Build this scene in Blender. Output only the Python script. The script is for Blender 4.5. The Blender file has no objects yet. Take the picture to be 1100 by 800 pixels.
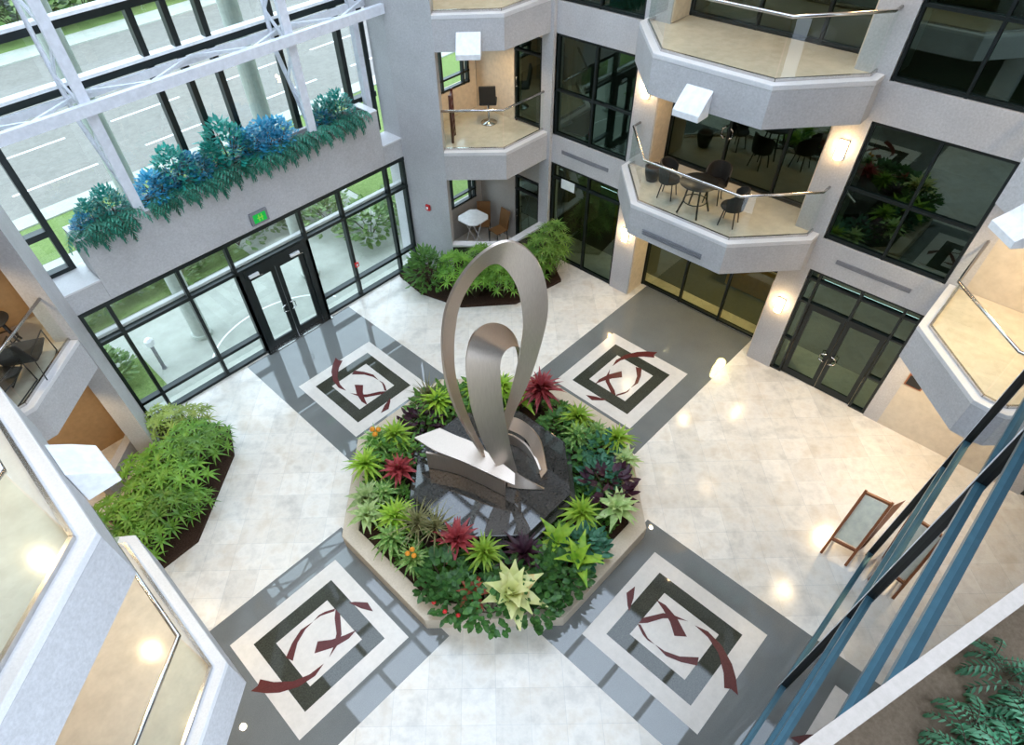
import bpy, bmesh, math, random
from mathutils import Vector, Matrix
PI = math.pi
SC = bpy.context.scene
COL = SC.collection

# ------------------------------------------------------------------ materials
def new_mat(name):
    m = bpy.data.materials.new(name); m.use_nodes = True
    nt = m.node_tree; nt.nodes.clear()
    out = nt.nodes.new('ShaderNodeOutputMaterial')
    return m, nt, out
def lnk(nt, a, b): nt.links.new(a, b)
def pbsdf(nt, out, col=(.8, .8, .8), rough=.5, metal=0., spec=.5):
    b = nt.nodes.new('ShaderNodeBsdfPrincipled')
    b.inputs['Base Color'].default_value = (*col, 1); b.inputs['Roughness'].default_value = rough
    b.inputs['Metallic'].default_value = metal; b.inputs['Specular IOR Level'].default_value = spec
    lnk(nt, b.outputs[0], out.inputs[0]); return b
def coords(nt, scale=1., rot=0., kind='Object'):
    tc = nt.nodes.new('ShaderNodeTexCoord'); mp = nt.nodes.new('ShaderNodeMapping')
    mp.inputs['Scale'].default_value = (scale,)*3; mp.inputs['Rotation'].default_value = (0, 0, rot)
    lnk(nt, tc.outputs[kind], mp.inputs[0]); return mp.outputs[0]
def noise(nt, vec, scale, detail=4, rough=.6):
    n = nt.nodes.new('ShaderNodeTexNoise'); n.inputs['Scale'].default_value = scale
    n.inputs['Detail'].default_value = detail; n.inputs['Roughness'].default_value = rough
    lnk(nt, vec, n.inputs['Vector']); return n.outputs['Fac']
def ramp(nt, fac, stops):
    r = nt.nodes.new('ShaderNodeValToRGB')
    while len(r.color_ramp.elements) < len(stops): r.color_ramp.elements.new(.5)
    for e, (p, c) in zip(r.color_ramp.elements, stops): e.position = p; e.color = (*c, 1)
    lnk(nt, fac, r.inputs[0]); return r.outputs[0]
def mixc(nt, fac, a, b, mode='MIX'):
    m = nt.nodes.new('ShaderNodeMix'); m.data_type = 'RGBA'; m.blend_type = mode
    if isinstance(fac, (int, float)): m.inputs[0].default_value = fac
    else: lnk(nt, fac, m.inputs[0])
    for s, v in ((m.inputs[6], a), (m.inputs[7], b)):
        if isinstance(v, tuple): s.default_value = (*v, 1)
        else: lnk(nt, v, s)
    return m.outputs[2]
def plain(name, col, rough=.5, metal=0., spec=.5):
    m, nt, out = new_mat(name)
    b = pbsdf(nt, out, col, rough, metal, spec)
    f = noise(nt, coords(nt), 9, 3)
    c0 = tuple(v*.9 for v in col); c1 = tuple(min(1, v*1.08) for v in col)
    lnk(nt, ramp(nt, f, [(.3, c0), (.7, c1)]), b.inputs['Base Color']); return m
def speckle(name, c0, c1, scale=60, rough=.5, spec=.5, big=.5, bump=0.):
    m, nt, out = new_mat(name); b = pbsdf(nt, out, c0, rough, 0, spec)
    v = coords(nt)
    f = noise(nt, v, scale, 3, .7); g = noise(nt, v, 1.3, 5, .6)
    a = ramp(nt, f, [(.3, c0), (.7, c1)])
    k = ramp(nt, g, [(.3, (1-.25*big,)*3), (.7, (1, 1, 1))])
    lnk(nt, mixc(nt, 1., a, k, 'MULTIPLY'), b.inputs['Base Color'])
    if bump:
        bp = nt.nodes.new('ShaderNodeBump'); bp.inputs['Strength'].default_value = bump; bp.inputs['Distance'].default_value = .02
        lnk(nt, f, bp.inputs['Height']); lnk(nt, bp.outputs[0], b.inputs['Normal'])
    return m
def glass(name, tint, r0=.05, trans_rough=None, gl=(1, 1, 1), r1=1.):
    m, nt, out = new_mat(name)
    t = nt.nodes.new('ShaderNodeBsdfTransparent'); t.inputs[0].default_value = (*tint, 1)
    g = nt.nodes.new('ShaderNodeBsdfGlossy'); g.inputs['Roughness'].default_value = .01; g.inputs[0].default_value = (*gl, 1)
    lw = nt.nodes.new('ShaderNodeLayerWeight'); lw.inputs[0].default_value = .5
    p = nt.nodes.new('ShaderNodeMath'); p.operation = 'POWER'; p.inputs[1].default_value = 5
    lnk(nt, lw.outputs['Facing'], p.inputs[0])
    mm = nt.nodes.new('ShaderNodeMath'); mm.operation = 'MULTIPLY_ADD'
    mm.inputs[1].default_value = r1-r0; mm.inputs[2].default_value = r0; lnk(nt, p.outputs[0], mm.inputs[0])
    mx = nt.nodes.new('ShaderNodeMixShader')
    lnk(nt, mm.outputs[0], mx.inputs[0]); lnk(nt, t.outputs[0], mx.inputs[1]); lnk(nt, g.outputs[0], mx.inputs[2])
    lnk(nt, mx.outputs[0], out.inputs[0]); return m
def emit(name, col, s):
    m, nt, out = new_mat(name); e = nt.nodes.new('ShaderNodeEmission')
    e.inputs[0].default_value = (*col, 1); e.inputs[1].default_value = s; lnk(nt, e.outputs[0], out.inputs[0]); return m
def leaf(name, c0, c1, c2=None, scale=14, rough=.42):
    m, nt, out = new_mat(name); b = pbsdf(nt, out, c0, rough, 0, .4)
    f = noise(nt, coords(nt), scale, 2)
    st = [(.32, c0), (.62, c1)] + ([(.72, c2)] if c2 else [])
    col = ramp(nt, f, st)
    oi = nt.nodes.new('ShaderNodeObjectInfo')
    hs = nt.nodes.new('ShaderNodeHueSaturation')
    mr = nt.nodes.new('ShaderNodeMapRange'); mr.inputs[3].default_value = .75; mr.inputs[4].default_value = 1.25
    lnk(nt, oi.outputs['Random'], mr.inputs[0]); lnk(nt, mr.outputs[0], hs.inputs['Value']); lnk(nt, col, hs.inputs['Color'])
    lnk(nt, hs.outputs[0], b.inputs['Base Color'])
    tr = nt.nodes.new('ShaderNodeBsdfTranslucent'); lnk(nt, hs.outputs[0], tr.inputs[0])
    mx = nt.nodes.new('ShaderNodeMixShader'); mx.inputs[0].default_value = .22
    lnk(nt, b.outputs[0], mx.inputs[1]); lnk(nt, tr.outputs[0], mx.inputs[2]); lnk(nt, mx.outputs[0], out.inputs[0])
    return m
def marble():
    m, nt, out = new_mat('white_marble_tiles'); b = pbsdf(nt, out, (.8, .8, .8), .16, 0, .5)
    v = coords(nt, 1., PI/4)
    br = nt.nodes.new('ShaderNodeTexBrick'); lnk(nt, v, br.inputs['Vector'])
    br.offset = 0.; br.squash = 1.
    br.inputs['Scale'].default_value = 1.; br.inputs['Brick Width'].default_value = .62; br.inputs['Row Height'].default_value = .62
    br.inputs['Mortar Size'].default_value = .004; br.inputs['Bias'].default_value = 0.
    br.inputs['Color1'].default_value = (.87, .825, .755, 1); br.inputs['Color2'].default_value = (.76, .715, .645, 1)
    br.inputs['Mortar'].default_value = (.66, .64, .6, 1)
    f = noise(nt, v, 1.7, 8, .65); g = noise(nt, v, 7, 6, .6)
    k = ramp(nt, f, [(.34, (.8, .8, .8)), (.5, (1, 1, 1)), (.66, (.88, .84, .79))])
    k2 = ramp(nt, g, [(.3, (.93, .93, .93)), (.55, (1, 1, 1))])
    c = mixc(nt, 1., mixc(nt, 1., br.outputs['Color'], k, 'MULTIPLY'), k2, 'MULTIPLY')
    lnk(nt, c, b.inputs['Base Color']); return m

M = {}
M['marble'] = marble()
M['marble_plain'] = speckle('plain_white_marble', (.8, .75, .69), (.72, .675, .62), 8, .2)
M['grey'] = speckle('polished_grey_granite', (.14, .15, .145), (.225, .235, .23), 90, .02, .85)
M['dark'] = speckle('dark_green_granite', (.022, .024, .018), (.085, .088, .065), 45, .03, .6)
M['maroon'] = speckle('maroon_stone', (.085, .014, .013), (.14, .03, .028), 60, .25, .3)
M['stone'] = speckle('pale_grey_granite_cladding', (.47, .455, .455), (.6, .585, .59), 26, .55, .3, .55)
M['stone_light'] = speckle('light_stone_coping', (.68, .66, .66), (.78, .76, .76), 40, .4, .4)
M['beige'] = speckle('beige_limestone', (.6, .53, .43), (.7, .62, .51), 5, .14, .5)
M['floor_pale'] = speckle('polished_pale_stone', (.66, .63, .55), (.74, .71, .63), 5, .12, .6)
M['plaster'] = plain('warm_beige_plaster', (.72, .6, .46), .7); M['curb_grey'] = speckle('grey_beige_render', (.42, .39, .36), (.5, .47, .44), 20, .6)
M['tan'] = plain('tan_brown_plaster', (.42, .26, .12), .6)
M['curb'] = speckle('buff_stone_curb', (.56, .46, .34), (.66, .56, .43), 30, .4)
M['frame'] = plain('dark_green_black_metal', (.012, .018, .018), .35, .3)
M['black'] = plain('black_metal', (.012, .012, .012), .4)
M['blackfab'] = plain('black_upholstery', (.02, .018, .016), .6)
M['whitesteel'] = plain('white_painted_steel', (.72, .73, .78), .4)
M['white'] = plain('white_enamel', (.85, .85, .86), .35)
M['steel'] = plain('brushed_steel_rail', (.6, .58, .56), .22, 1.)
M['bluemetal'] = plain('teal_blue_anodised_metal', (.06, .15, .2), .35, .5)
M['wood'] = plain('reddish_brown_wood', (.3, .1, .035), .4)
M['darkwood'] = plain('dark_maroon_wood', (.07, .015, .012), .4)
M['rattan'] = plain('brown_rattan', (.25, .12, .04), .6)
M['soil'] = speckle('dark_planting_soil', (.03, .018, .012), (.07, .04, .028), 30, .9, .1, bump=.6)
M['brownstone'] = speckle('brown_flecked_stone', (.2, .14, .085), (.3, .22, .145), 70, .6)
M['rimstone'] = speckle('pale_pink_stone', (.52, .44, .37), (.6, .51, .44), 60, .6)
M['board'] = plain('cream_board', (.92, .88, .7), .5)
M['bark'] = plain('brown_stem', (.1, .07, .04), .7)
M['brown_panel'] = plain('ochre_panel', (.45, .26, .05), .5)
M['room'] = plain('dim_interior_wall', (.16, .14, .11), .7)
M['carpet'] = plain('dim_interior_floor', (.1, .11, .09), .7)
M['clear'] = glass('clear_railing_glass', (.9, .96, .93), .035, r1=.7)
M['shop'] = glass('entrance_glass', (.86, .92, .87), .05, r1=.8)
M['tinted'] = glass('dark_tinted_glass', (.17, .25, .19), .1, gl=(.78, 1, .84))
M['tintwarm'] = glass('lightly_tinted_glass', (.42, .44, .3), .08, gl=(.8, 1, .85))
M['mirrorglass'] = glass('reflective_elevator_glass', (.1, .12, .12), .12)
M['warm'] = emit('warm_lamp', (1, .66, .3), 60)
M['warmdim'] = emit('warm_downlight', (1, .78, .48), 110)
M['exit'] = emit('green_exit_sign', (.03, .75, .12), .9)
M['exit2'] = emit('yellow_green_exit_mark', (.3, .85, .1), 1.)
M['red'] = plain('red_plastic', (.6, .02, .02), .4)
M['paper'] = plain('white_paper', (.85, .88, .84), .6)
M['asphalt'] = speckle('grey_asphalt', (.19, .175, .155), (.24, .225, .2), 5, .8, .2)
M['paving'] = speckle('pale_concrete_paving', (.36, .37, .32), (.43, .44, .39), 2, .8, .2)
M['lane'] = plain('white_road_paint', (.85, .85, .83), .7)
M['grass'] = speckle('lawn_grass', (.12, .18, .05), (.19, .26, .09), 12, .9, .1)
M['colpaint'] = plain('pale_exterior_column', (.42, .45, .4), .6)
def brushed():
    m, nt, out = new_mat('brushed_stainless_steel'); b = pbsdf(nt, out, (.6, .5, .42), .33, .85, .5)
    tc = nt.nodes.new('ShaderNodeTexCoord'); mp = nt.nodes.new('ShaderNodeMapping'); mp.inputs['Scale'].default_value = (14, 14, .6)
    lnk(nt, tc.outputs['Object'], mp.inputs[0])
    f = noise(nt, mp.outputs[0], 6, 4)
    mr = nt.nodes.new('ShaderNodeMapRange'); mr.inputs[3].default_value = .3; mr.inputs[4].default_value = .44
    lnk(nt, f, mr.inputs[0]); lnk(nt, mr.outputs[0], b.inputs['Roughness'])
    lnk(nt, ramp(nt, f, [(.3, (.56, .465, .39)), (.7, (.66, .56, .48))]), b.inputs['Base Color']); return m
M['brushed'] = brushed()
L = {
 'lime': leaf('lime_leaf', (.2, .42, .03), (.42, .6, .06), None, 6),
 'green': leaf('mid_green_leaf', (.05, .16, .025), (.14, .3, .05)),
 'deep': leaf('deep_green_leaf', (.03, .11, .025), (.09, .22, .05)),
 'teal': leaf('blue_green_leaf', (.03, .13, .07), (.08, .24, .14)),
 'varieg': leaf('striped_green_leaf', (.08, .24, .04), (.3, .45, .12), (.6, .65, .3), 22),
 'pale': leaf('pale_green_leaf', (.3, .45, .14), (.5, .62, .26), (.65, .72, .4), 12),
 'cream': leaf('cream_yellow_leaf', (.6, .66, .2), (.82, .8, .4), (.85, .5, .14), 4),
 'red': leaf('red_bromeliad_leaf', (.26, .025, .03), (.42, .07, .075), (.2, .06, .04), 9),
 'croton': leaf('rust_red_leaf', (.35, .06, .03), (.55, .12, .06), (.08, .2, .03), 9),
 'purple': leaf('dark_purple_leaf', (.035, .012, .022), (.075, .022, .04)),
 'olive': leaf('olive_brown_blade', (.14, .15, .05), (.3, .27, .12)),
 'palm': leaf('fan_palm_leaf', (.07, .2, .02), (.2, .38, .05), None, 5),
 'palmy': leaf('yellow_green_palm_leaf', (.2, .3, .03), (.42, .5, .1), None, 5),
 'palm2': leaf('mixed_green_palm_leaf', (.09, .2, .03), (.2, .32, .06), (.4, .42, .14), 5),
 'blue': leaf('blue_leaf', (.015, .2, .36), (.06, .38, .55), (.06, .4, .38), 6),
 'tealdark': leaf('teal_leaf', (.01, .2, .17), (.03, .34, .27), (.03, .36, .13), 5),
 'fern': leaf('dark_teal_fern_leaf', (.02, .16, .11), (.07, .33, .22), None, 8),
 'fernb': leaf('green_fern_leaf', (.06, .3, .14), (.22, .52, .3), None, 20),
 'hedge': leaf('hedge_leaf', (.07, .15, .03), (.17, .25, .08), (.25, .26, .14), 3),
}

# ------------------------------------------------------------------ mesh builder
class MB:
    def __init__(s): s.v = []; s.f = []; s.m = []
    def add(s, vs, fs, mi=0):
        o = len(s.v); s.v += [tuple(x) for x in vs]
        for f in fs: s.f.append([i+o for i in f]); s.m.append(mi)
    def poly(s, pts, mi=0): s.add(pts, [list(range(len(pts)))], mi)
    def box(s, x0, x1, y0, y1, z0, z1, mi=0):
        x0, x1 = min(x0, x1), max(x0, x1); y0, y1 = min(y0, y1), max(y0, y1)
        s.prism([(x0, y0), (x1, y0), (x1, y1), (x0, y1)], z0, z1, mi)
    def prism(s, p, z0, z1, mi=0):
        n = len(p)
        s.add([(x, y, z0) for x, y in p] + [(x, y, z1) for x, y in p],
              [list(range(n))[::-1], list(range(n, 2*n))] + [[i, (i+1) % n, n+(i+1) % n, n+i] for i in range(n)], mi)
    def loft(s, rings, mi=0, caps=True, closed=True):
        n = len(rings[0]); o = []
        for r in rings: o += list(r)
        fs = []
        for k in range(len(rings)-1):
            for i in range(n if closed else n-1):
                j = (i+1) % n; fs.append([k*n+i, k*n+j, (k+1)*n+j, (k+1)*n+i])
        if caps and closed: fs += [list(range(n))[::-1], [(len(rings)-1)*n+i for i in range(n)]]
        s.add(o, fs, mi)
    def tube(s, pts, r, n=8, mi=0):
        pts = [Vector(p) for p in pts]; rings = []
        for i, p in enumerate(pts):
            a = pts[max(0, i-1)]; b = pts[min(len(pts)-1, i+1)]; d = (b-a).normalized()
            u = d.cross(Vector((0, 0, 1)));
            if u.length < .05: u = d.cross(Vector((1, 0, 0)))
            u.normalize(); w = d.cross(u).normalized()
            rr = r[i] if isinstance(r, (list, tuple)) else r
            rings.append([p + (u*math.cos(2*PI*k/n) + w*math.sin(2*PI*k/n))*rr for k in range(n)])
        s.loft(rings, mi)
    def bar(s, p, q, w, h, mi=0):
        p = Vector(p); q = Vector(q); d = (q-p).normalized(); u = d.cross(Vector((0, 0, 1)))
        if u.length < .02: u = Vector((1, 0, 0)); 
        u.normalize(); t = u.cross(d).normalized(); u = u*w/2; t = t*h/2
        s.loft([[p-u-t, p+u-t, p+u+t, p-u+t], [q-u-t, q+u-t, q+u+t, q-u+t]], mi)
    def lathe(s, prof, n=20, c=(0, 0, 0), mi=0):
        s.loft([[(c[0]+r*math.cos(2*PI*k/n), c[1]+r*math.sin(2*PI*k/n), c[2]+z) for k in range(n)] for r, z in prof], mi)
    def build(s, name, mats, parent=None, smooth=False, bevel=0., loc=None, raw=False):
        if not isinstance(mats, (list, tuple)): mats = [mats]
        off = Vector((0, 0, 0))
        if parent is not None and not raw:
            p = parent
            while p is not None: off += p.location; p = p.parent
        me = bpy.data.meshes.new(name)
        me.from_pydata([tuple(Vector(v)-off) for v in s.v], [], s.f)
        for m in mats: me.materials.append(m)
        for p, mi in zip(me.polygons, s.m): p.material_index = mi; p.use_smooth = smooth
        if not getattr(s, 'nofix', False):
            bm = bmesh.new(); bm.from_mesh(me); bmesh.ops.recalc_face_normals(bm, faces=bm.faces); bm.to_mesh(me); bm.free()
        o = bpy.data.objects.new(name, me); COL.objects.link(o)
        if parent is not None: o.parent = parent
        if loc is not None: o.location = loc
        if bevel:
            b = o.modifiers.new('bevel', 'BEVEL'); b.width = bevel; b.segments = 2; b.limit_method = 'ANGLE'
        return o
def tag(o, label, cat, group=None):
    o['label'] = label; o['category'] = cat
    if group: o['group'] = group
    return o
def thing(name, label, cat, loc=(0, 0, 0), rz=0., group=None):
    o = bpy.data.objects.new(name, None); COL.objects.link(o); o.empty_display_size = .2
    o.location = loc; o.rotation_euler = (0, 0, rz); return tag(o, label, cat, group)
def struct(o): o['kind'] = 'structure'; return o
def sempty(name, loc=(0, 0, 0)):
    o = bpy.data.objects.new(name, None); COL.objects.link(o); o.location = loc; return struct(o)
def dup(root, loc, rz=None, label=None, group=None, scale=None):
    r = root.copy(); COL.objects.link(r); r.location = loc
    if rz is not None: r.rotation_euler = (0, 0, rz)
    if label: r['label'] = label
    if group: r['group'] = group
    if scale: r.scale = (scale,)*3
    for ch in list(root.children):
        c = ch.copy(); COL.objects.link(c); c.parent = r
        for g in list(ch.children):
            d = g.copy(); COL.objects.link(d); d.parent = c
    return r
def offset(pts, d):
    # open polyline moved sideways by d (to the left of its direction), mitred
    out = []
    for i, p in enumerate(pts):
        p = Vector(p)
        ns = []
        if i > 0: a = (p-Vector(pts[i-1])).normalized(); ns.append(Vector((-a.y, a.x)))
        if i < len(pts)-1: a = (Vector(pts[i+1])-p).normalized(); ns.append(Vector((-a.y, a.x)))
        n = ns[0] if len(ns) == 1 else (ns[0]+ns[1]).normalized()
        k = d/max(.3, n.dot(ns[0])); out.append((p.x+n.x*k, p.y+n.y*k))
    return out

WX, WY = 7.73, 7.87
FL = [0., 3.95, 7.18, 10.44]
TOP = 14.2

# ------------------------------------------------------------------ floor with its inlays
fb = MB()
def layer(poly, z, mi): fb.poly([(x, y, z) for x, y in poly], mi)
layer([(-9, -9), (9, -9), (9, 7.97), (-9, 7.97)], 0, 0)
BW = 1.75
for a in range(4):
    c, s = round(math.cos(a*PI/2)), round(math.sin(a*PI/2))
    def R(x, y): return (x*c-y*s, x*s+y*c)
    # local frame: outward is -y (the lower right band of the photograph); a = quarter turns
    end = {0: 9., 1: 8.45, 2: 7.8, 3: 8.4}[a]
    layer([R(*p) for p in [(-BW, -3.), (-BW, -end), (BW, -end), (BW, -3.)]], .0012, 1)
    d = 4.83
    def sq(h, z, mi): layer([R(x, y-d) for x, y in [(-h, -h*1.055), (h, -h*1.055), (h, h*1.055), (-h, h*1.055)]], z, mi)
    sq(1.2, .0024, 2); sq(.88, .0036, 3); sq(.576, .0048, 2)
    RIB = [[(.06, 1.15), (.29, 1.11), (.06, .98), (-.22, .88), (-.14, .98)],
           [(.35, .65), (.38, .44), (.31, .14), (.13, -.2), (-.02, -.02), (.15, .19), (.27, .43)],
           [(-.29, .61), (-.15, .62), (.21, .39), (.32, .21), (.4, -.05), (.27, .17), (.12, .33), (-.16, .49)],
           [(-.31, .62), (-.28, .57), (-.4, .32), (-.415, .15), (-.44, .3), (-.41, .43)],
           [(-.41, .15), (-.39, -.05), (-.28, -.31), (-.05, -.57), (-.2, -.63), (-.35, -.39), (-.45, -.12)],
           [(.42, -.18), (.49, -.43), (.43, -.76), (.26, -1.07), (.09, -1.25), (-.15, -1.43), (-.14, -1.29), (-.21, -1.19), (.02, -1.04), (.27, -.78), (.39, -.49)]]
    for k, p in enumerate(RIB): layer([R(x, y-d) for x, y in p], .006+.0006*k, 4)
fb.nofix = True
for i, f in enumerate(fb.f):      # all faces look up
    pts = [Vector(fb.v[j]) for j in f]
    ar = sum(pts[j].x*pts[(j+1) % len(pts)].y-pts[(j+1) % len(pts)].x*pts[j].y for j in range(len(pts)))
    if ar < 0: fb.f[i] = f[::-1]
struct(fb.build('floor', [M['marble'], M['grey'], M['marble_plain'], M['dark'], M['maroon']]))

# ------------------------------------------------------------------ glazing helper
def glaze(name, axis, pos, us, zs, u0, u1, z0, z1, fmat, gmat, fw=.07, fd=.12, skip=(), parent=None, edge=True, inward=-1):
    """frame of verticals us and horizontals zs (each (z, a, b) or z) in the plane axis=pos, with one pane mesh"""
    root = sempty(name, (pos, (u0+u1)/2, z0) if axis == 'x' else ((u0+u1)/2, pos, z0)) if parent is None else parent
    f = MB()
    def bx(a, b, za, zb, d=fd):
        if axis == 'x': f.box(pos-d/2, pos+d/2, a, b, za, zb)
        else: f.box(a, b, pos-d/2, pos+d/2, za, zb)
    for u in us: bx(u-fw/2, u+fw/2, z0, z1)
    for z in zs:
        if isinstance(z, tuple): bx(z[1], z[2], z[0]-fw/2, z[0]+fw/2, fd*1.05)
        else: bx(u0, u1, z-fw/2, z+fw/2, fd*1.05)
    f.build('window_frame', fmat, root)
    g = MB()
    for a, b, za, zb in ([(u0, u1, z0, z1)] if not skip else skip):
        p = [(a, za), (b, za), (b, zb), (a, zb)]
        g.poly([(pos, u, z) for u, z in p] if axis == 'x' else [(u, pos, z) for u, z in p])
    g.build('pane', gmat, root)
    return root

# ------------------------------------------------------------------ right-hand (north-east) wall and its mirror image
wcount = [0]
def side_wall(name, sx, full):
    w = MB(); X0, X1 = sx*WX, sx*(WX+.35)
    for sy in (-1, 1):
        w.box(X0, sx*8.6, sy*1.96, sy*2.6, 0, TOP)
        w.box(X0, X1, sy*5.06, sy*5.4, 0, TOP)
        for z0, z1 in ((3.12, 3.9), (6.42, 7.12), (9.7, 10.38), (12.9, TOP)):
            w.box(X0, X1, sy*2.6, sy*5.06, z0, z1)
    w.box(X0, sx*8.6, -1.96, 1.96, 12.9, TOP)
    # pilaster reveals facing the bays
    struct(w.build(name, M['stone']))
side_wall('wall_northeast', 1, True)
side_wall('wall_southwest', -1, False)
trim = MB()
for sy in (-1, 1):
    for k in range(3): trim.box(7.76, 8.4, sy*1.93, sy*1.965, FL[k]+.02, FL[k]+2.42)
struct(trim.build('trim_1', M['plaster']))
def win(axis, pos, us, zs, u0, u1, z0, z1, mat='tinted', fm='frame', **k):
    wcount[0] += 1
    return glaze('window_%d' % wcount[0], axis, pos, us, zs, u0, u1, z0, z1, M[fm], M[mat], **dict(dict(fw=.052), **k))
for sx in (1, -1):
    for k, (z0, z1) in enumerate(((3.9, 6.42), (7.12, 9.7), (10.38, 12.9))):
        for sy in (-1, 1):
            a, b = sorted((sy*2.6, sy*5.06)); m = (a+b)/2
            win('x', sx*(WX+.1), [a+.04, m, b-.04], [z0+.04, z0+1.18, z1-.04], a, b, z0, z1)
# ground floor: left strip (toward the back corner)
win('x', WX+.1, [2.64, 3.75, 5.02], [.04, 2.66, 3.08], 2.6, 5.06, 0, 3.12)
# ground floor: glass doors in the right strip
wd = win('x', WX+.1, [-2.64, -2.86, -4.7, -5.02], [2.24, 2.86, 3.08, (1.07, -2.86, -2.6), (1.07, -5.06, -4.7), (.03, -5.06, -4.7), (.03, -2.86, -2.6), ],
     -5.06, -2.6, 0, 3.12, skip=[(-2.86, -2.6, 0, 3.12), (-5.06, -4.7, 0, 3.12), (-4.7, -2.86, 2.24, 3.12)])
vb = MB(); vb.box(WX+.04, WX+.16, -3.83, -3.77, 2.24, 3.08); vb.build('window_frame', M['frame'], wd)
def door_pair(name, axis, pos, a, b, h, gm, side, jw=.1):
    root = sempty(name, (pos, (a+b)/2, 0) if axis == 'x' else ((a+b)/2, pos, 0)); c = (a+b)/2
    for lo, hi, hs in ((a, c, c-.13), (c, b, c+.13)):
        f = MB()
        def bx(u0, u1, z0, z1, t=.05):
            if axis == 'x': f.box(pos-t/2, pos+t/2, u0, u1, z0, z1)
            else: f.box(u0, u1, pos-t/2, pos+t/2, z0, z1)
        lo2, hi2 = lo+.008, hi-.008
        bx(lo2, lo2+jw, .02, h); bx(hi2-jw, hi2, .02, h); bx(lo2+jw, hi2-jw, .02, .2); bx(lo2+jw, hi2-jw, h-.12, h)
        lf = f.build('door_leaf', M['frame'], root)
        g = MB(); p = [(lo2+jw, .2), (hi2-jw, .2), (hi2-jw, h-.12), (lo2+jw, h-.12)]
        g.poly([(pos, u, z) for u, z in p] if axis == 'x' else [(u, pos, z) for u, z in p]); g.build('pane', gm, lf)
        hd = MB(); o = side*.075; q = side*.03
        P = [(q, .85), (o, .85), (o, 1.15), (q, 1.15)]
        sgn = 1 if hs > c else -1
        pts = [(hs-sgn*.06, 0, .9), (hs-sgn*.06, o, .9), (hs+sgn*.06, o, .94), (hs+sgn*.06, o, 1.1), (hs-sgn*.06, o, 1.14), (hs-sgn*.06, 0, 1.14)]
        hd.tube([(pos+d, u, z) if axis == 'x' else (u, pos+d, z) for u, d, z in pts], .018, 6)
        hd.build('door_handle', M['steel'], lf, smooth=True)
    return root
door_pair('door_1', 'x', WX+.1, -4.665, -2.895, 2.2, M['tinted'], -1)
# recessed glazing at the back of the three bays
for k in range(3):
    z0, z1 = FL[k], (3.2, 6.45, 9.72)[k]
    us = [-1.92, -.63, .63, 1.92] if k == 0 else [-1.92, -.95, .4, 1.92]
    r = win('x', 8.5, us, [z0+.05, z1-.05, z0+2.2], -1.96, 1.96, z0, z1, mat='tinted' if k else 'tintwarm')
    if k:
        h = MB()
        for dy in (-.07, .07):
            y = .4+dy
            h.tube([(8.43, y, z0+1.0), (8.37, y*1., z0+1.0), (8.37, y+(.06 if dy > 0 else -.06), z0+1.05), (8.37, y+(.06 if dy > 0 else -.06), z0+1.2), (8.37, y, z0+1.25), (8.43, y, z0+1.25)], .02, 6)
        h.build('door_handle', M['steel'], r, smooth=True)
for k in (1, 2):
    z0, z1 = FL[k], (3.2, 6.45, 9.72)[k]
    win('x', -8.5, [-1.92, -.63, .63, 1.92], [z0+.05, z1-.05], -1.96, 1.96, z0, z1)

# dim rooms behind the tinted glass
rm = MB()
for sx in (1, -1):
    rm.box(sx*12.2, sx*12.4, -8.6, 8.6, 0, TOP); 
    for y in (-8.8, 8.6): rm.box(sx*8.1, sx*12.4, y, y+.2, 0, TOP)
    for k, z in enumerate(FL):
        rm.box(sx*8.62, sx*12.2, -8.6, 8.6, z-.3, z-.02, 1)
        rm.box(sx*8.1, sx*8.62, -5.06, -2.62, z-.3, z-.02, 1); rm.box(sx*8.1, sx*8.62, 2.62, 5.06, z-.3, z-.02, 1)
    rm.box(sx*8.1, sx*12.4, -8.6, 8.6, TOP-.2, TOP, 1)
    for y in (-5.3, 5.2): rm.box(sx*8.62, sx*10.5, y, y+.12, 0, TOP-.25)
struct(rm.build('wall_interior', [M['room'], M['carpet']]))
pn = MB(); pn.box(9.6, 9.68, 3.35, 3.95, 0, 2.6)
struct(pn.build('trim_2', M['brown_panel']))

# ------------------------------------------------------------------ corner rooms: outer walls, piers
wn = MB()
wn.box(7.65, 7.95, 6.42, 7.9, 0, 3.2); wn.box(7.65, 7.95, 6.42, 7.9, 3.2, TOP); pq = MB(); pq.box(7.62, 7.95, 5.06, 5.42, 0, TOP); struct(pq.build('wall_north_jamb', M['stone']))
for z0, z1 in ((2.35, 3.95), (6.25, 7.18), (9.5, 10.44), (12.8, TOP)): wn.box(7.65, 7.95, 5.42, 6.42, z0, z1)
for z0, z1 in ((0, 1.1), (2.3, 4.68), (6.2, 7.9), (9.4, 11.2), (12.6, TOP)): wn.box(5.1, 7.65, 7.92, 8.22, z0, z1)
for k in range(4):
    z0, z1 = ((1.1, 2.3), (4.68, 6.2), (7.9, 9.4), (11.2, 12.6))[k]
    wn.box(7.42, 7.65, 7.92, 8.22, z0, z1); wn.box(5.1, 5.4, 7.92, 8.22, z0, z1)
struct(wn.build('wall_north', [M['plaster'], M['curb_grey']]))
wn_o = bpy.data.objects['wall_north']
for p in wn_o.data.polygons:
    if p.center.z < 3.3 and p.area < 12: p.material_index = 1
for k in range(4):
    z0, z1 = ((1.1, 2.3), (4.68, 6.2), (7.9, 9.4), (11.2, 12.6))[k]
    win('y', 8.0, [5.45, 6.4, 7.2, 7.38], [z0+.04, z0+.32, z1-.04], 5.4, 7.42, z0, z1, mat='shop')
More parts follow.
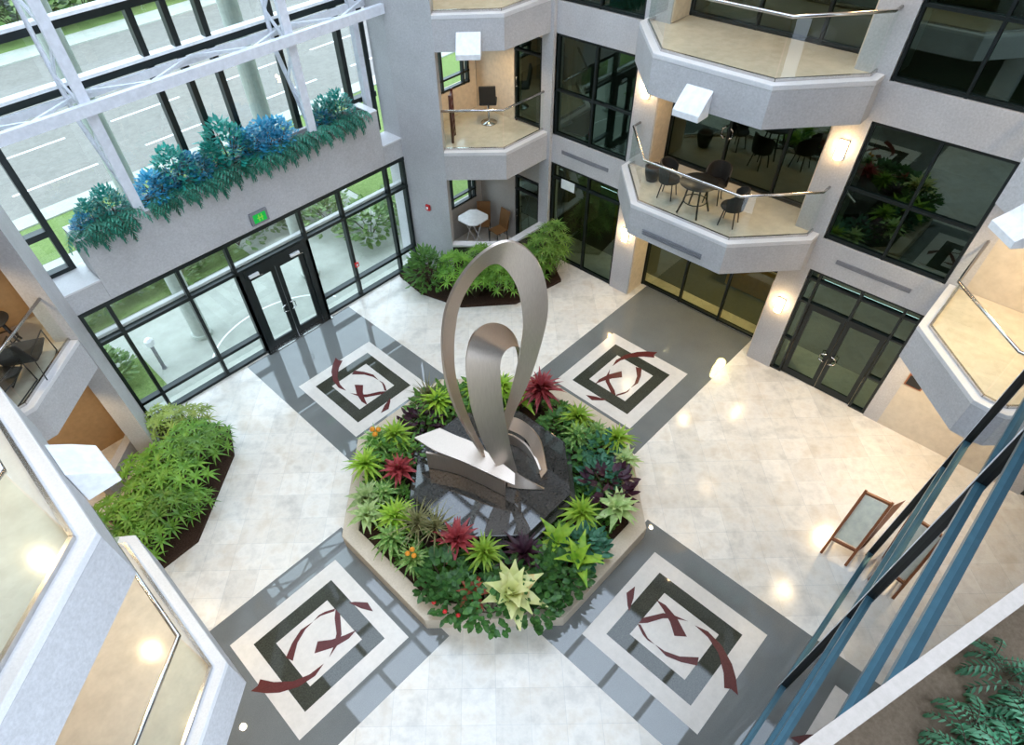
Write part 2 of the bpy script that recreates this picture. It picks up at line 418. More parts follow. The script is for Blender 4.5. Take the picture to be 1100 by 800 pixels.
for k, h in ((0, 2.35), (1, 2.3)):
    z = FL[k]; r = win('x', 7.72, [5.47, 6.37], [z+.06, z+2.27, z+1.85], 5.42, 6.42, z, z+h)
    h = MB(); h.tube([(7.68, 6.3, z+.95), (7.6, 6.3, z+.95), (7.6, 6.3, z+1.2), (7.68, 6.3, z+1.2)], .02, 6); h.build('door_handle', M['steel'], r, smooth=True)
pr = MB(); pr.prism([(4.65, 7.87), (4.95, 6.47), (5.3, 6.77), (5.1, 8.6), (4.65, 8.6)], 0, TOP)
struct(pr.build('wall_north_pier', M['stone']))
pr = MB(); pr.prism([(-4.55, 7.87), (-4.86, 6.42), (-5.22, 6.74), (-5.0, 8.9), (-4.55, 8.9)], 0, TOP)
struct(pr.build('wall_west_pier', M['stone']))
ww = MB(); ww.box(-8, -5.0, 7.92, 8.2, 0, TOP); ww.box(-8, -7.7, 5.4, 7.92, 0, TOP)
struct(ww.build('wall_west', M['tan']))
we = MB(); we.box(7.73, 8.03, -8.2, -5.4, 0, TOP); we.box(4.6, 7.73, -8.2, -7.92, 0, TOP); we.box(4.35, 4.65, -8.2, -7.92, 0, TOP)
struct(we.build('wall_east', M['beige']))
# low granite guard walls under the corner balconies
for nm, pts in (('wall_north_guard', [(4.97, 6.49), (6.05, 5.22), (7.64, 5.16)]), ):
    g = MB(); q = offset(pts, .16)
    g.prism(pts + q[::-1], 0, 1.06, 0); q2 = offset(pts, .2); p2 = offset(pts, -.03)
    g.prism(p2 + q2[::-1], 1.06, 1.12, 1)
    struct(g.build(nm, [M['dark'], M['stone_light']]))
g = MB(); g.prism([(-4.9, 7.4), (-6.15, 6.25), (-6.3, 6.4), (-5.05, 7.55)], 0, .5, 0)
struct(g.build('wall_west_guard', M['stone']))

# ------------------------------------------------------------------ balconies
lamp_jobs = []
def balcony(label, front, back, z, rail_pts, floor_mat, grille=None, flip=1, th=.74, posts=True):
    root = thing('balcony', label, 'balcony', (sum(p[0] for p in front)/len(front), sum(p[1] for p in front)/len(front), z-th))
    s = MB(); s.prism(front + back, z-th, z-.06); s.build('fascia', M['stone'], root)
    c = MB(); inn = offset(front, flip*.165)
    # coping strip along the front
    o = offset(front, -flip*.004)
    c.prism(o + inn[::-1], z-.06, z+.035); c.build('coping', M['stone_light'], root, bevel=.012)
    fl = MB(); fl.prism(inn + back, z-.06, z); fl.build('floor_slab', floor_mat, root)
    r = offset(rail_pts, flip*.165)
    ch = MB()
    for i in range(len(r)-1):
        a = Vector((*r[i], 0)); b = Vector((*r[i+1], 0)); d = (b-a).normalized()*.012
        a += d; b -= d
        g = MB(); n = Vector((-d.y, d.x, 0)).normalized()*.006
        g.poly([(a.x, a.y, z+.03), (b.x, b.y, z+.03), (b.x, b.y, z+1.04), (a.x, a.y, z+1.04)])
        g.build('glass_panel', M['clear'], root)
        ch.bar((r[i][0], r[i][1], z+.06), (r[i+1][0], r[i+1][1], z+.06), .04, .06)
    ch.build('glazing_channel', M['steel'], root)
    h = MB(); h.tube([(x, y, z+1.05) for x, y in r], .03, 10); h.build('handrail', M['steel'], root, smooth=True)
    if grille:
        (x0, y0), (x1, y1), gz = grille; g = MB()
        n = 26
        for zz in (-.05, 0, .05): g.bar((x0, y0, gz+zz), (x1, y1, gz+zz), .02, .03)
        g.build('vent_grille', M['bluegrey'], root)
    return root
M['bluegrey'] = plain('grey_grille', (.22, .22, .24), .5)
def ne_front(sx, xf=6.1, yc=1.25): return [(sx*WX, sx*2.5), (sx*7.4, sx*2.5), (sx*xf, sx*yc), (sx*xf, -sx*yc), (sx*7.4, -sx*2.5), (sx*WX, -sx*2.5)]
def ne_back(sx): return [(sx*WX, -sx*1.955), (sx*8.45, -sx*1.955), (sx*8.45, sx*1.955), (sx*WX, sx*1.955)]
for sx, nm, xf in ((1, 'right wall', 6.1), (-1, 'near left wall', 6.03)):
    for k, (z, lv) in enumerate(zip(FL[1:], ('lower', 'upper', 'top'))):
        f = ne_front(sx, xf, 1.25 if sx > 0 else 1.33); rp = [(sx*WX, sx*2.5)] + f[1:5] + [(sx*WX, -sx*2.5)]
        lab = {(1, 0): 'trapezoid balcony of the right wall holding the black cafe table and chairs',
               (1, 1): 'empty trapezoid balcony of the right wall, above the cafe table balcony',
               (1, 2): 'highest trapezoid balcony of the right wall, above the frame top',
               (-1, 0): 'balcony at lower left with beige floor, below the other near left balcony',
               (-1, 1): 'nearest left balcony with pale greenish floor and white wedge light box',
               (-1, 2): 'highest balcony of the left wall, above the one with the wedge light'}[(sx, k)]
        gr = ((6.085, .83), (6.085, -.75), 3.43) if (sx, k) == (1, 0) else None
        balcony(lab, f, ne_back(sx), z, rp, M['floor_pale'] if (sx, k) == (-1, 1) else M['beige'], gr, flip=1)
def corner(label, front, back, z, mat, flip, rail=None, ends=True):
    rp = rail or front
    balcony(label, front, back, z, rp, mat, None, flip)
for k, z in enumerate(FL[1:]):
    lv = ('lower back corner balcony with the black swivel stool, left of centre', 'upper back corner balcony at the top edge, with square white light box', 'topmost back corner balcony above the frame')[k]
    corner(lv, [(4.95, 6.47), (6.05, 5.22), (7.64, 5.16)], [(7.64, 7.9), (5.12, 7.9), (5.3, 6.77)], z, M['beige'], 1)
    lv = ('right corner balcony in front of the glass wall, lit warm inside', 'upper right corner balcony with white light box at the right edge', 'topmost right corner balcony beyond the frame')[k]
    corner(lv, [(7.72, -5.12), (6.1, -5.15), (4.82, -6.5), (4.68, -7.9)], [(7.72, -7.9)], z, M['beige'], 1)
    lv = ('far left corner balcony with the black lounge chairs', 'upper left corner balcony beyond the left frame edge', 'topmost left corner balcony beyond the frame')[k]
    corner(lv, [(-7.68, 5.1), (-6.15, 5.2), (-4.88, 6.42)], [(-5.22, 6.74), (-5.06, 7.9), (-7.68, 7.9)], z, M['beige'], 1)
# wedge light boxes on the upper fascias
def wedge(label, c, n, zt=6.86):
    """c: centre on the fascia face, n: outward unit vector"""
    t = thing('wedge_light_box', label, 'light box', (c[0], c[1], 6.36), group='white light boxes on the balcony fascias')
    ux, uy = -n[1], n[0]; b = MB(); rings = []
    for s in (-.29, .29):
        rings.append([(c[0]+ux*s+n[0]*d, c[1]+uy*s+n[1]*d, z) for d, z in ((0.005, 6.38), (0.005, zt), (.2, zt-.17), (.38, 6.5), (.38, 6.38))])
    b.loft(rings); b.build('housing', M['white'], t, bevel=.008)
    l = MB(); rings = []
    for s in (-.24, .24): rings.append([(c[0]+ux*s+n[0]*d, c[1]+uy*s+n[1]*d, z) for d, z in ((.06, 6.365), (.06, 6.378), (.33, 6.378), (.33, 6.365))])
    l.loft(rings); l.build('lens', M['paper'], t)
wedge('white wedge light box on the empty right wall balcony', (6.1, .12), (-1, 0))
wedge('large white wedge light box on the nearest left balcony', (-6.03, .22), (1, 0))
dn = Vector((-1.25, -1.1)).normalized(); wedge('small square white light box on upper back corner balcony, near top edge', (5.5, 5.84), (dn.x, dn.y))
dn = Vector((-1.35, 1.28)).normalized(); wedge('white light box at right edge on the upper right corner balcony', (5.55, -5.74), (dn.x, dn.y), 6.8)

# linear grilles in the spandrels of the right wall
for nm, y0, y1 in (('long dark slot grille above the ground window with paper sign', 4.7, 3.1), ('long dark slot grille above the glass doors in the right wall', -3.05, -4.6)):
    t = MB(); n = 3
    for k in range(3): t.box(7.715, 7.735, y0, y1, 3.47+k*.035, 3.49+k*.035)
    t.box(7.724, 7.73, y0, y1, 3.46, 3.57)
    tag(t.build('slot_grille', M['bluegrey']), nm, 'grille', 'slot grilles in the right wall')

# ------------------------------------------------------------------ lamps
def point(name, loc, e, col=(1, .72, .4), r=.06, parent=None):
    l = bpy.data.lights.new(name, 'POINT'); l.energy = e*3; l.color = col; l.shadow_soft_size = r
    o = bpy.data.objects.new(name, l); COL.objects.link(o)
    if parent is not None: o.parent = parent; o.location = Vector(loc)-parent.location
    else: o.location = loc
    return o
def spot(name, loc, e, parent, col=(1, .74, .42), ang=130):
    l = bpy.data.lights.new(name, 'SPOT'); l.energy = e*2.6; l.color = col; l.shadow_soft_size = .07; l.spot_size = math.radians(ang); l.spot_blend = .6
    o = bpy.data.objects.new(name, l); COL.objects.link(o); o.parent = parent; o.location = Vector(loc)-parent.location
def sconce(x, y, z, sx, label):
    t = thing('wall_sconce', label, 'wall lamp', (x, y, z), group='warm sconces on the pilasters')
    b = MB(); b.box(x, x-sx*.03, y-.09, y+.09, z-.19, z+.19); b.build('back_plate', M['steel'], t)
    s = MB(); n = 10
    s.loft([[(x-sx*(.03+.09*math.sin(PI*i/n)), y-.085*math.cos(PI*i/n), zz) for i in range(n+1)] for zz in (z-.17, z+.17)])
    s.build('lamp_shade', M['warm'], t)
    point('bulb', (x-sx*.2, y, z+.1), 5.5, parent=t)
lv = {0: 'ground floor', 1: 'lower balcony level', 2: 'upper balcony level', 3: 'top level'}
for k, z in ((0, 1.92), (1, 5.78), (2, 9.05), (3, 12.3)):
    for sy in (-1, 1):
        lab = {(0, -1): 'glowing warm sconce on the pilaster left of the glass double doors, lowest right', (0, 1): 'glowing warm sconce on the pilaster below the cafe balcony, lowest left',
               (1, -1): 'bright warm sconce on the pilaster right of the cafe balcony', (1, 1): 'warm sconce on the pilaster left of the cafe balcony, under upper balcony'}.get((k, sy), 'warm sconce on the %s pilaster of the right wall, %s' % ('right' if sy < 0 else 'left', lv[k]))
        sconce(7.73, sy*2.28, z, 1, lab)
def downlight(x, y, z, e, label, ang=130):
    t = thing('downlight', label, 'ceiling lamp', (x, y, z-.02), group='recessed downlights under the balconies')
    r = MB(); r.lathe([(.1, -.012), (.1, -.001), (.068, -.001), (.068, -.012)], 16, (x, y, z)); r.build('trim_ring', M['white'], t)
    d = MB(); d.lathe([(.001, -.006), (.066, -.006), (.066, -.002), (.001, -.002)], 16, (x, y, z)); d.build('lens', M['warmdim'], t)
    spot('bulb', (x, y, z-.05), e, t, ang=ang)
for k, z in enumerate((3.21, 6.44, 9.7)):
    w = ('lower', 'upper', 'top')[k]
    for y, s in ((-.95, 'right'), (1.2, 'left')): downlight(7.4, y, z, 32, 'round downlight under the %s balcony of right wall, %s one' % (w, s))
    downlight(6.4, -5.9, z, 170 if k == 0 else 110, 'round downlight under the %s right corner balcony' % w)
    downlight(6.6, 6.3, z, 8 if k == 0 else 60, 'round downlight under the %s back corner balcony' % w)
    downlight(-6.3, 6.3, z, 70, 'round downlight under the %s far left corner balcony' % w)
    for y, s in ((-.5, 'near'), (1.2, 'far')): downlight(-7.0, y, z, 60, 'round downlight under the %s near left balcony, %s one' % (w, s))
downlight(6.6, -7.1, 6.44, 90, 'second round downlight inside the right corner balcony')

# ------------------------------------------------------------------ entrance (north-west) wall
nw = MB()
nw.box(-4.55, -3.785, WY, 8.82, 3.56, 4.05); nw.box(4.005, 4.65, WY, 8.6, 3.56, 4.05)
struct(nw.build('wall_northwest', M['stone']))
st = MB(); st.box(-4.56, -3.785, WY-.02, 8.82, 4.05, 4.09); st.box(4.005, 4.66, WY-.02, 8.5, 4.05, 4.09)
struct(st.build('trim_3', M['stone_light']))
ep = thing('entrance_planter', 'long stone planter band above the entrance doors, filled with blue and teal shrubs', 'planter', (.1, 8.2, 3.56))
g = MB(); g.box(-3.78, 4.0, WY, WY+.12, 3.56, 5.02); g.box(-3.78, -3.68, WY+.12, 8.6, 3.56, 5.02); g.box(3.9, 4.0, WY+.12, 8.6, 3.56, 5.02)
g.box(-3.68, 3.9, 8.5, 8.6, 3.56, 5.02); g.box(-3.68, 3.9, WY+.12, 8.5, 3.56, 3.7); g.build('trough', M['stone'], ep)
g = MB(); g.box(-3.78, 4.0, WY-.02, 7.95, 5.02, 5.05); g.box(-3.78, -3.62, 7.95, 8.6, 5.02, 5.05); g.box(3.8, 4.0, 7.95, 8.6, 5.02, 5.05); g.build('rim', M['stone_light'], ep)
g = MB(); g.box(-3.68, 3.9, 7.99, 8.5, 4.6, 4.93); g.build('soil', M['soil'], ep)
# lower glazing
MX = [-4.51, -3.93, -2.27, -1.01, 1.1, 2.36, 3.98, 4.6]
glaze('window_30', 'y', WY+.08, MX, [3.5, 2.67, (.63, -4.55, -1.01), (.63, 1.1, 4.65), (.04, -4.55, -1.01), (.04, 1.1, 4.65)], -4.55, 4.65, 0, 3.55, M['frame'], M['shop'], fw=.085, fd=.16,
      skip=[(-4.55, -1.01, 0, 3.55), (1.1, 4.65, 0, 3.55), (-1.01, 1.1, 2.67, 3.55)])
jb = MB()
for a, b in ((-1.06, -.84), (.9, 1.14)): jb.box(a, b, WY, WY+.16, 0, 2.67)
jb.box(-.84, .9, WY-.02, WY+.18, 2.4, 2.66)
struct(jb.build('trim_4', M['frame']))
door_pair('door_2', 'y', WY+.08, -.84, .9, 2.38, M['shop'], -1, .13)
cl = MB()
for x in (-.62, .62): 
    t = thing('door_closer', 'silver door closer box over the %s entrance door' % ('left' if x < 0 else 'right'), 'door closer', (x, WY-.05, 2.4))
    c = MB(); c.box(x-.14, x+.14, WY-.09, WY-.021, 2.42, 2.5); c.build('body', M['white'], t, bevel=.01)
    c = MB(); c.bar((x, WY-.05, 2.41), (x+.25, WY-.02, 2.36), .02, .012); c.build('arm', M['steel'], t)
th = MB(); th.box(-1.05, 1.12, WY-.16, WY+.1, 0.009, .022); struct(th.build('trim_5', M['steel']))
tr = MB(); tr.box(-4.5, 4.6, WY+.17, WY+.3, 2.7, 2.78); struct(tr.build('trim_6', M['stone_light']))
ex = thing('exit_sign', 'small green exit sign on the stone band above the entrance doors', 'exit sign', (.04, WY, 3.76))
e = MB(); e.box(-.2, .28, WY-.07, WY-.002, 3.66, 3.98); e.build('housing', M['bluegrey'], ex, bevel=.01)
e = MB(); e.box(-.13, .21, WY-.078, WY-.071, 3.71, 3.93); e.build('face', M['exit'], ex)
e = MB()
for x, z0, z1 in ((.0, 3.74, 3.9), (.08, 3.74, 3.9)): e.box(x, x+.03, WY-.082, WY-.0785, z0, z1)
e.box(-.03, .13, WY-.082, WY-.0785, 3.81, 3.835); e.build('pictogram', M['exit2'], ex)
# upper glazing
UY = 8.78
glaze('window_31', 'y', UY, [-4.02, -.72, -.03, .66, 2.2, 3.85, 4.55], [(7.33, -4.6, 4.65), (8.36, -4.6, 4.65), 9.6, 10.9, 12.2, (5.0, -4.6, -4.02), (4.12, -4.6, -4.02), (5.05, 3.85, 4.65)], -4.55, 4.65, 4.09, TOP, M['frame'], M['shop'], fw=.13, fd=.2)
sl = MB()
for z in (7.44, 8.47): sl.box(-4.55, 4.65, UY-.12, UY+.12, z-.04, z+.02)
struct(sl.build('trim_7', M['white']))
pb = MB(); pb.box(4.14, 4.3, 8.45, 8.62, 4.09, TOP); struct(pb.build('trim_8', M['whitesteel']))

# white steel trusses in front of the upper windows
def vtruss(x, label):
    t = thing('steel_truss_post', label, 'truss post', (x, 7.93, 5.05), group='white truss posts over the planter')
    c = MB(); c.loft([[(x-w, y-.05, z), (x+w, y-.05, z), (x+w, y+.06, z), (x-w, y+.06, z)] for y, z, w in ((7.95, 5.05, .1), (7.95, TOP, .1))]); c.build('front_chord', M['whitesteel'], t)
    b = MB()
    for s in (-.16, .16): b.tube([(x, 8.02, 5.2), (x+s, 8.4, 6.9), (x+s, 8.45, TOP)], .05, 8)
    b.build('rear_chord', M['whitesteel'], t, smooth=True)
    l = MB(); z = 5.6; k = 0
    while z < TOP-.8:
        f = min(1, (z-5.2)/1.7); g = min(1, (z+.7-5.2)/1.7)
        for s in (-.16, .16):
            l.bar((x, 7.98, z), (x+s*g, 8.0+.42*g, z+.7), .05, .05); 
            l.bar((x+s*g, 8.0+.42*g, z+.7), (x, 7.98, z+1.4), .05, .05)
        z += 1.4
    l.build('lacing', M['whitesteel'], t)
vtruss(-2.38, 'white steel truss post rising from the planter, left one of two')
vtruss(2.1, 'white steel truss post rising from the planter, right one of two')
for z, lab in ((7.2, 'horizontal white steel truss crossing in front of the upper windows'), (10.6, 'horizontal white steel truss above the frame, near the roof')):
    t = thing('steel_truss_beam', lab, 'truss beam', (0, 7.93, z))
    c = MB(); c.box(-4.54, 4.64, 7.76, 7.895, z-.1, z+.1); c.build('front_chord', M['whitesteel'], t)
    c = MB(); c.box(-4.54, 4.64, 8.52, 8.6, z-.07, z+.07); c.build('rear_chord', M['whitesteel'], t)
    l = MB(); xs = [-4.5+i*1.14 for i in range(9)]
    for i in range(8): l.bar((xs[i], 7.88 if i % 2 else 8.53, z+.07), (xs[i+1], 8.53 if i % 2 else 7.88, z+.07), .055, .055)
    l.build('lacing', M['whitesteel'], t)

# ------------------------------------------------------------------ glass stack at lower right (south-east)
GY = -6.75
g = MB(); g.poly([(-3.2, GY, 0), (4.12, GY, 0), (4.12, GY, TOP), (-3.2, GY, TOP)])
gl = sempty('window_40', (0, GY, 0)); g.build('pane', M['mirrorglass'], gl)
g = MB()
for x in (4.1, .5, -3.1): g.box(x-.03, x+.03, GY-.04, GY+.055, 0.01, TOP)
g.build('mullion', M['black'], gl)
g = MB()
for x in (4.1, .5, -3.1): g.box(x-.031, x+.031, GY+.055, GY+.06, 0.01, TOP)
g.build('mullion_cap', M['whitesteel'], gl)
g = MB()
for z in (.12, 3.05, 3.75, 6.4, 7.3, 9.7, 10.5): g.box(-3.2, 4.1, GY-.03, GY+.046, z-.045, z+.045)
g.build('transom', M['bluemetal'], gl)
bk = MB(); bk.box(-3.25, 4.1, -7.6, -7.4, 0, TOP); bk.box(4.0, 4.1, -7.4, GY-.05, 0, TOP)
struct(bk.build('wall_southeast', M['black']))

# stone trough with ferns beside the camera
P0 = Vector((-4.78, -6.09)); P1 = Vector((-4.09, -6.3)); dv = (P1-P0).normalized(); nv = Vector((dv.y, -dv.x))
A = P0-dv*.35; B = P1+dv*.62
tq = thing('stone_planter', 'beige stone planter trough at lower right corner, with pale rim', 'planter', (A.x, A.y, 9.9))
def strip(d0, d1): return [tuple(A+nv*d0), tuple(B+nv*d0), tuple(B+nv*d1), tuple(A+nv*d1)]
g = MB(); g.prism(strip(0, .012), 9.8, 10.39); g.prism(strip(.012, .55), 9.8, 10.06); g.prism(strip(.55, .6), 9.8, 10.4); g.build('trough', M['brownstone'], tq)
g = MB(); g.prism(strip(-.004, .03), 10.39, 10.405); g.build('rim', M['rimstone'], tq)

# ------------------------------------------------------------------ roof frame (skylight)
rf = MB()
SX0, SX1, SY0, SY1 = -4.9, 6.3, -6.1, 7.8
for i in range(7): x = SX0+(SX1-SX0)*i/6; rf.box(x-.1, x+.1, SY0, SY1, TOP, TOP+.22)
for i in range(9): y = SY0+(SY1-SY0)*i/8; rf.box(SX0, SX1, y-.1, y+.1, TOP+.02, TOP+.24)
rf.box(-12.4, SX0, -9, 9, TOP, TOP+.3); rf.box(SX1, 12.4, -9, 9, TOP, TOP+.3)
rf.box(SX0, SX1, -9, SY0, TOP, TOP+.3); rf.box(SX0, SX1, SY1, 9, TOP, TOP+.3)
struct(rf.build('ceiling', M['whitesteel']))

# ------------------------------------------------------------------ outside the entrance
o = MB(); o.box(-60, 80, 8.4, 17.5, -.3, -.06, 0); o.box(-60, 80, 17.5, 20.3, -.3, -.05, 1); o.box(-60, 80, 20.3, 21.2, -.3, -.0, 0)
o.box(-60, 80, 21.2, 38.5, -.3, -.08, 2); o.box(-60, 80, 38.5, 40.5, -.3, 0, 0); o.box(-60, 80, 40.5, 90, -.3, .02, 1)
for y in (23.2, 26.8, 33.5):
    for i in range(9): o.box(-14+i*5.5, -10.6+i*5.5, y, y+.14, -.08, -.075, 3)
o.box(-20, -3.6, 8.9, 10.6, -.06, -.04, 1); o.box(-20, 1.2, 12.6, 14.2, -.06, -.04, 1); o.box(6, 20, 9.2, 17.5, -.06, -.04, 1)
n = 40
for i in range(n):
    a0, a1 = PI*.1+PI*.75*i/n, PI*.1+PI*.75*(i+1)/n
    o.poly([(-.3+2.2*math.cos(a0), 8.0+1.75*math.sin(a0), -.055), (-.3+2.26*math.cos(a0), 8.0+1.81*math.sin(a0), -.055), (-.3+2.26*math.cos(a1), 8.0+1.81*math.sin(a1), -.055), (-.3+2.2*math.cos(a1), 8.0+1.75*math.sin(a1), -.055)], 3)
struct(o.build('ground_outside', [M['paving'], M['grass'], M['asphalt'], M['lane']]))
for x, s in ((-1.9, 'left'), (1.95, 'right')):
    c = MB(); c.lathe([(.3, -.06), (.3, .06), (.24, .06), (.24, TOP)], 20, (x, 10.1, 0))
    tag(c.build('column', M['colpaint'], smooth=False), 'pale round column outside the entrance glass, %s one' % s, 'column', 'columns outside the entrance')
bl = thing('bollard_light', 'dark bollard light with white head outside the left entrance glass', 'bollard', (-3.35, 9.6, -.06))
b = MB(); b.lathe([(.07, -.06), (.05, 0), (.05, .8)], 12, (-3.35, 9.6, 0)); b.build('post', M['bluegrey'], bl)
b = MB(); b.lathe([(.1, .8), (.12, .86), (.12, .98), (.06, 1.04)], 12, (-3.35, 9.6, 0)); b.build('lamp_head', M['white'], bl)

# ------------------------------------------------------------------ foliage builders
def leafstrip(mb, base, az, el, ln, w, droop, segs=4, mi=0, fold=.25, tip=.0):
    """an arching blade that starts at base, heading az, raised by el, drooping along its length"""
    p = Vector(base); pts = []; e = el; st = ln/segs
    for i in range(segs+1):
        pts.append((p.copy(), e)); d = Vector((math.cos(az)*math.cos(e), math.sin(az)*math.cos(e), math.sin(e))); p = p+d*st; e -= droop/segs
    side = Vector((-math.sin(az), math.cos(az), 0)); vs = []
    for i, (q, e) in enumerate(pts):
        t = i/segs; ww = w*(.35+.65*math.sin(PI*min(1, t*1.25+.12)))*(1 if t < .8 else (1-t)/.2*.75+tip) if i < segs else w*.06
        up = Vector((-math.cos(az)*math.sin(e), -math.sin(az)*math.sin(e), math.cos(e)))
        vs += [q-side*ww/2+up*ww*fold, q, q+side*ww/2+up*ww*fold]
    fs = []
    for i in range(segs):
        a = i*3; fs += [[a, a+1, a+4, a+3], [a+1, a+2, a+5, a+4]]
    mb.add(vs, fs, mi)
def oval(mb, c, az, el, ln, w, mi=0):
    d = Vector((math.cos(az)*math.cos(el), math.sin(az)*math.cos(el), math.sin(el))); s = Vector((-math.sin(az), math.cos(az), 0))
    up = s.cross(d); c = Vector(c)
    vs = [c, c+d*ln*.35-s*w*.5+up*w*.1, c+d*ln*.4, c+d*ln*.35+s*w*.5+up*w*.1, c+d*ln*.75-s*w*.35-up*w*.05, c+d*ln*.78-up*w*.1, c+d*ln*.75+s*w*.35-up*w*.05, c+d*ln-up*w*.25]
    mb.add(vs, [[0, 2, 1], [0, 3, 2], [1, 2, 5, 4], [2, 3, 6, 5], [4, 5, 7], [5, 6, 7]], mi)
def plant_root(name): 
    o = bpy.data.objects.new(name, None); COL.objects.link(o); return o
def fin(mb, name, mats, root, smooth=True):
    mb.nofix = True; return mb.build(name, mats, root, smooth=smooth, raw=True)
def mk_rosette(name, mat, seed, n=26, ln=.42, w=.07, el0=.1, el1=1.35, droop=1.1, stem=.3, segs=4):
    rnd = random.Random(seed); r = plant_root(name); f = MB()
    for i in range(n):
        t = i/(n-1); el = el0+(el1-el0)*t+rnd.uniform(-.12, .12); az = i*2.39996+rnd.uniform(-.2, .2)
        leafstrip(f, (0, 0, stem+.05*t), az, el, ln*(1-.35*t)*rnd.uniform(.85, 1.12), w*rnd.uniform(.85, 1.1), droop*rnd.uniform(.7, 1.2), segs)
    fin(f, 'foliage', mat, r); s = MB(); s.tube([(0, 0, 0), (0, 0, stem+.06)], [.03, .022], 7); fin(s, 'stem', M['bark'], r); return r
def mk_bush(name, mat, seed, n=110, rx=.32, rz=.3, ll=.12, lw=.06, base=.12, blades=False):
    rnd = random.Random(seed); r = plant_root(name); f = MB(); s = MB()
    for i in range(n):
        az = rnd.uniform(0, 2*PI); u = rnd.uniform(-.15, 1.); rad = math.sqrt(max(0, 1-u*u))*rnd.uniform(.55, 1.05)
        c = (math.cos(az)*rad*rx, math.sin(az)*rad*rx, base+rz*(.25+.75*u)*rnd.uniform(.75, 1.05))
        (oval)(f, c, az+rnd.uniform(-.6, .6), rnd.uniform(-.5, .5)+u*.5, ll*rnd.uniform(.7, 1.25), lw*rnd.uniform(.8, 1.2))
    for i in range(7):
        az = i*.9; s.tube([(0, 0, 0), (math.cos(az)*rx*.4, math.sin(az)*rx*.4, base+rz*.4), (math.cos(az)*rx*.7, math.sin(az)*rx*.7, base+rz*.75)], [.014, .01, .005], 5)
    fin(f, 'foliage', mat, r); fin(s, 'stem', M['bark'], r); return r
def mk_palm(name, mat, seed, nst=13, h=.7, spread=.5, nl=9, ll=.3, lw=.05):
    rnd = random.Random(seed); r = plant_root(name); f = MB(); s = MB()
    for i in range(nst):
        az = i*2.39996; rr = spread*math.sqrt((i+.5)/nst); tip = Vector((math.cos(az)*rr, math.sin(az)*rr, h*(1.05-.5*(rr/spread)**2)*rnd.uniform(.85, 1.1)))
        s.tube([(tip.x*.15, tip.y*.15, 0), tip*.6+Vector((0, 0, .1)), tip], [.012, .008, .005], 5)
        for k in range(nl):
            a = 2*PI*k/nl+rnd.uniform(-.15, .15); tilt = .5*math.cos(a-az)*(rr/spread)
            leafstrip(f, tip, a, .35-tilt, ll*rnd.uniform(.8, 1.15), lw, .9, 3, fold=.12)
    fin(f, 'foliage', mat, r); fin(s, 'stem', M['bark'], r); return r
def mk_fern(name, mat, seed, n=15, ln=.55, hang=True, pin=9, pl=.1):
    """arching fronds with pinnae; hang: they spill to local -y"""
    rnd = random.Random(seed); r = plant_root(name); f = MB(); s = MB()
    for i in range(n):
        az = (-PI/2+rnd.uniform(-1.25, 1.25)) if hang else rnd.uniform(0, 2*PI)
        e = rnd.uniform(.3, 1.1); L0 = ln*rnd.uniform(.7, 1.2); st = L0/pin
        p = Vector((rnd.uniform(-.12, .12), 0, .05)); pts = [p.copy()]
        for k in range(pin):
            d = Vector((math.cos(az)*math.cos(e), math.sin(az)*math.cos(e), math.sin(e))); p = p+d*st; pts.append(p.copy()); e -= rnd.uniform(.2, .36) if e > -1.35 else 0
            w = pl*math.sin(PI*(k+1.2)/(pin+1.4))
            for sg in (-1, 1): leafstrip(f, p, az+sg*1.15, e*.6-.1, w, w*.36, .3, 2, fold=.1)
        s.tube(pts, .004 if hang else .0015, 4)
    fin(f, 'foliage', mat, r); fin(s, 'stem', M['bark'], r); return r

# ------------------------------------------------------------------ central octagonal planter
def octo(a, rot=0): 
    b = a*math.tan(PI/8); return [(a, -b), (a, b), (b, a), (-b, a), (-a, b), (-a, -b), (-b, -a), (b, -a)]
cp = thing('octagonal_planter', 'octagonal buff stone planter in the middle of the floor, under the sculpture', 'planter', (0, 0, .003))
g = MB(); out, inn = octo(3.2), octo(2.86)
g.loft([[(x, y, .003) for x, y in out], [(x, y, .38) for x, y in out], [(x, y, .38) for x, y in inn], [(x, y, .2) for x, y in inn]], caps=False)
g.build('curb_wall', M['curb'], cp, bevel=.012)
g = MB(); g.prism(octo(2.9), .05, .3); sg = g.build('soil', M['soil'], cp)
pl = thing('granite_plinth', 'polished black granite octagonal plinth carrying the steel sculpture', 'plinth', (0, 0, .31))
g = MB(); g.prism(octo(1.78), .303, .62); g.build('lower_step', M['granite'] if 'granite' in M else M['dark'], pl, bevel=.01)
M['granite'] = speckle('polished_black_granite', (.018, .018, .018), (.07, .064, .056), 25, .03, .9)
g = MB(); g.prism(octo(1.66), .621, .8); g.build('top_slab', M['granite'], pl, bevel=.012)

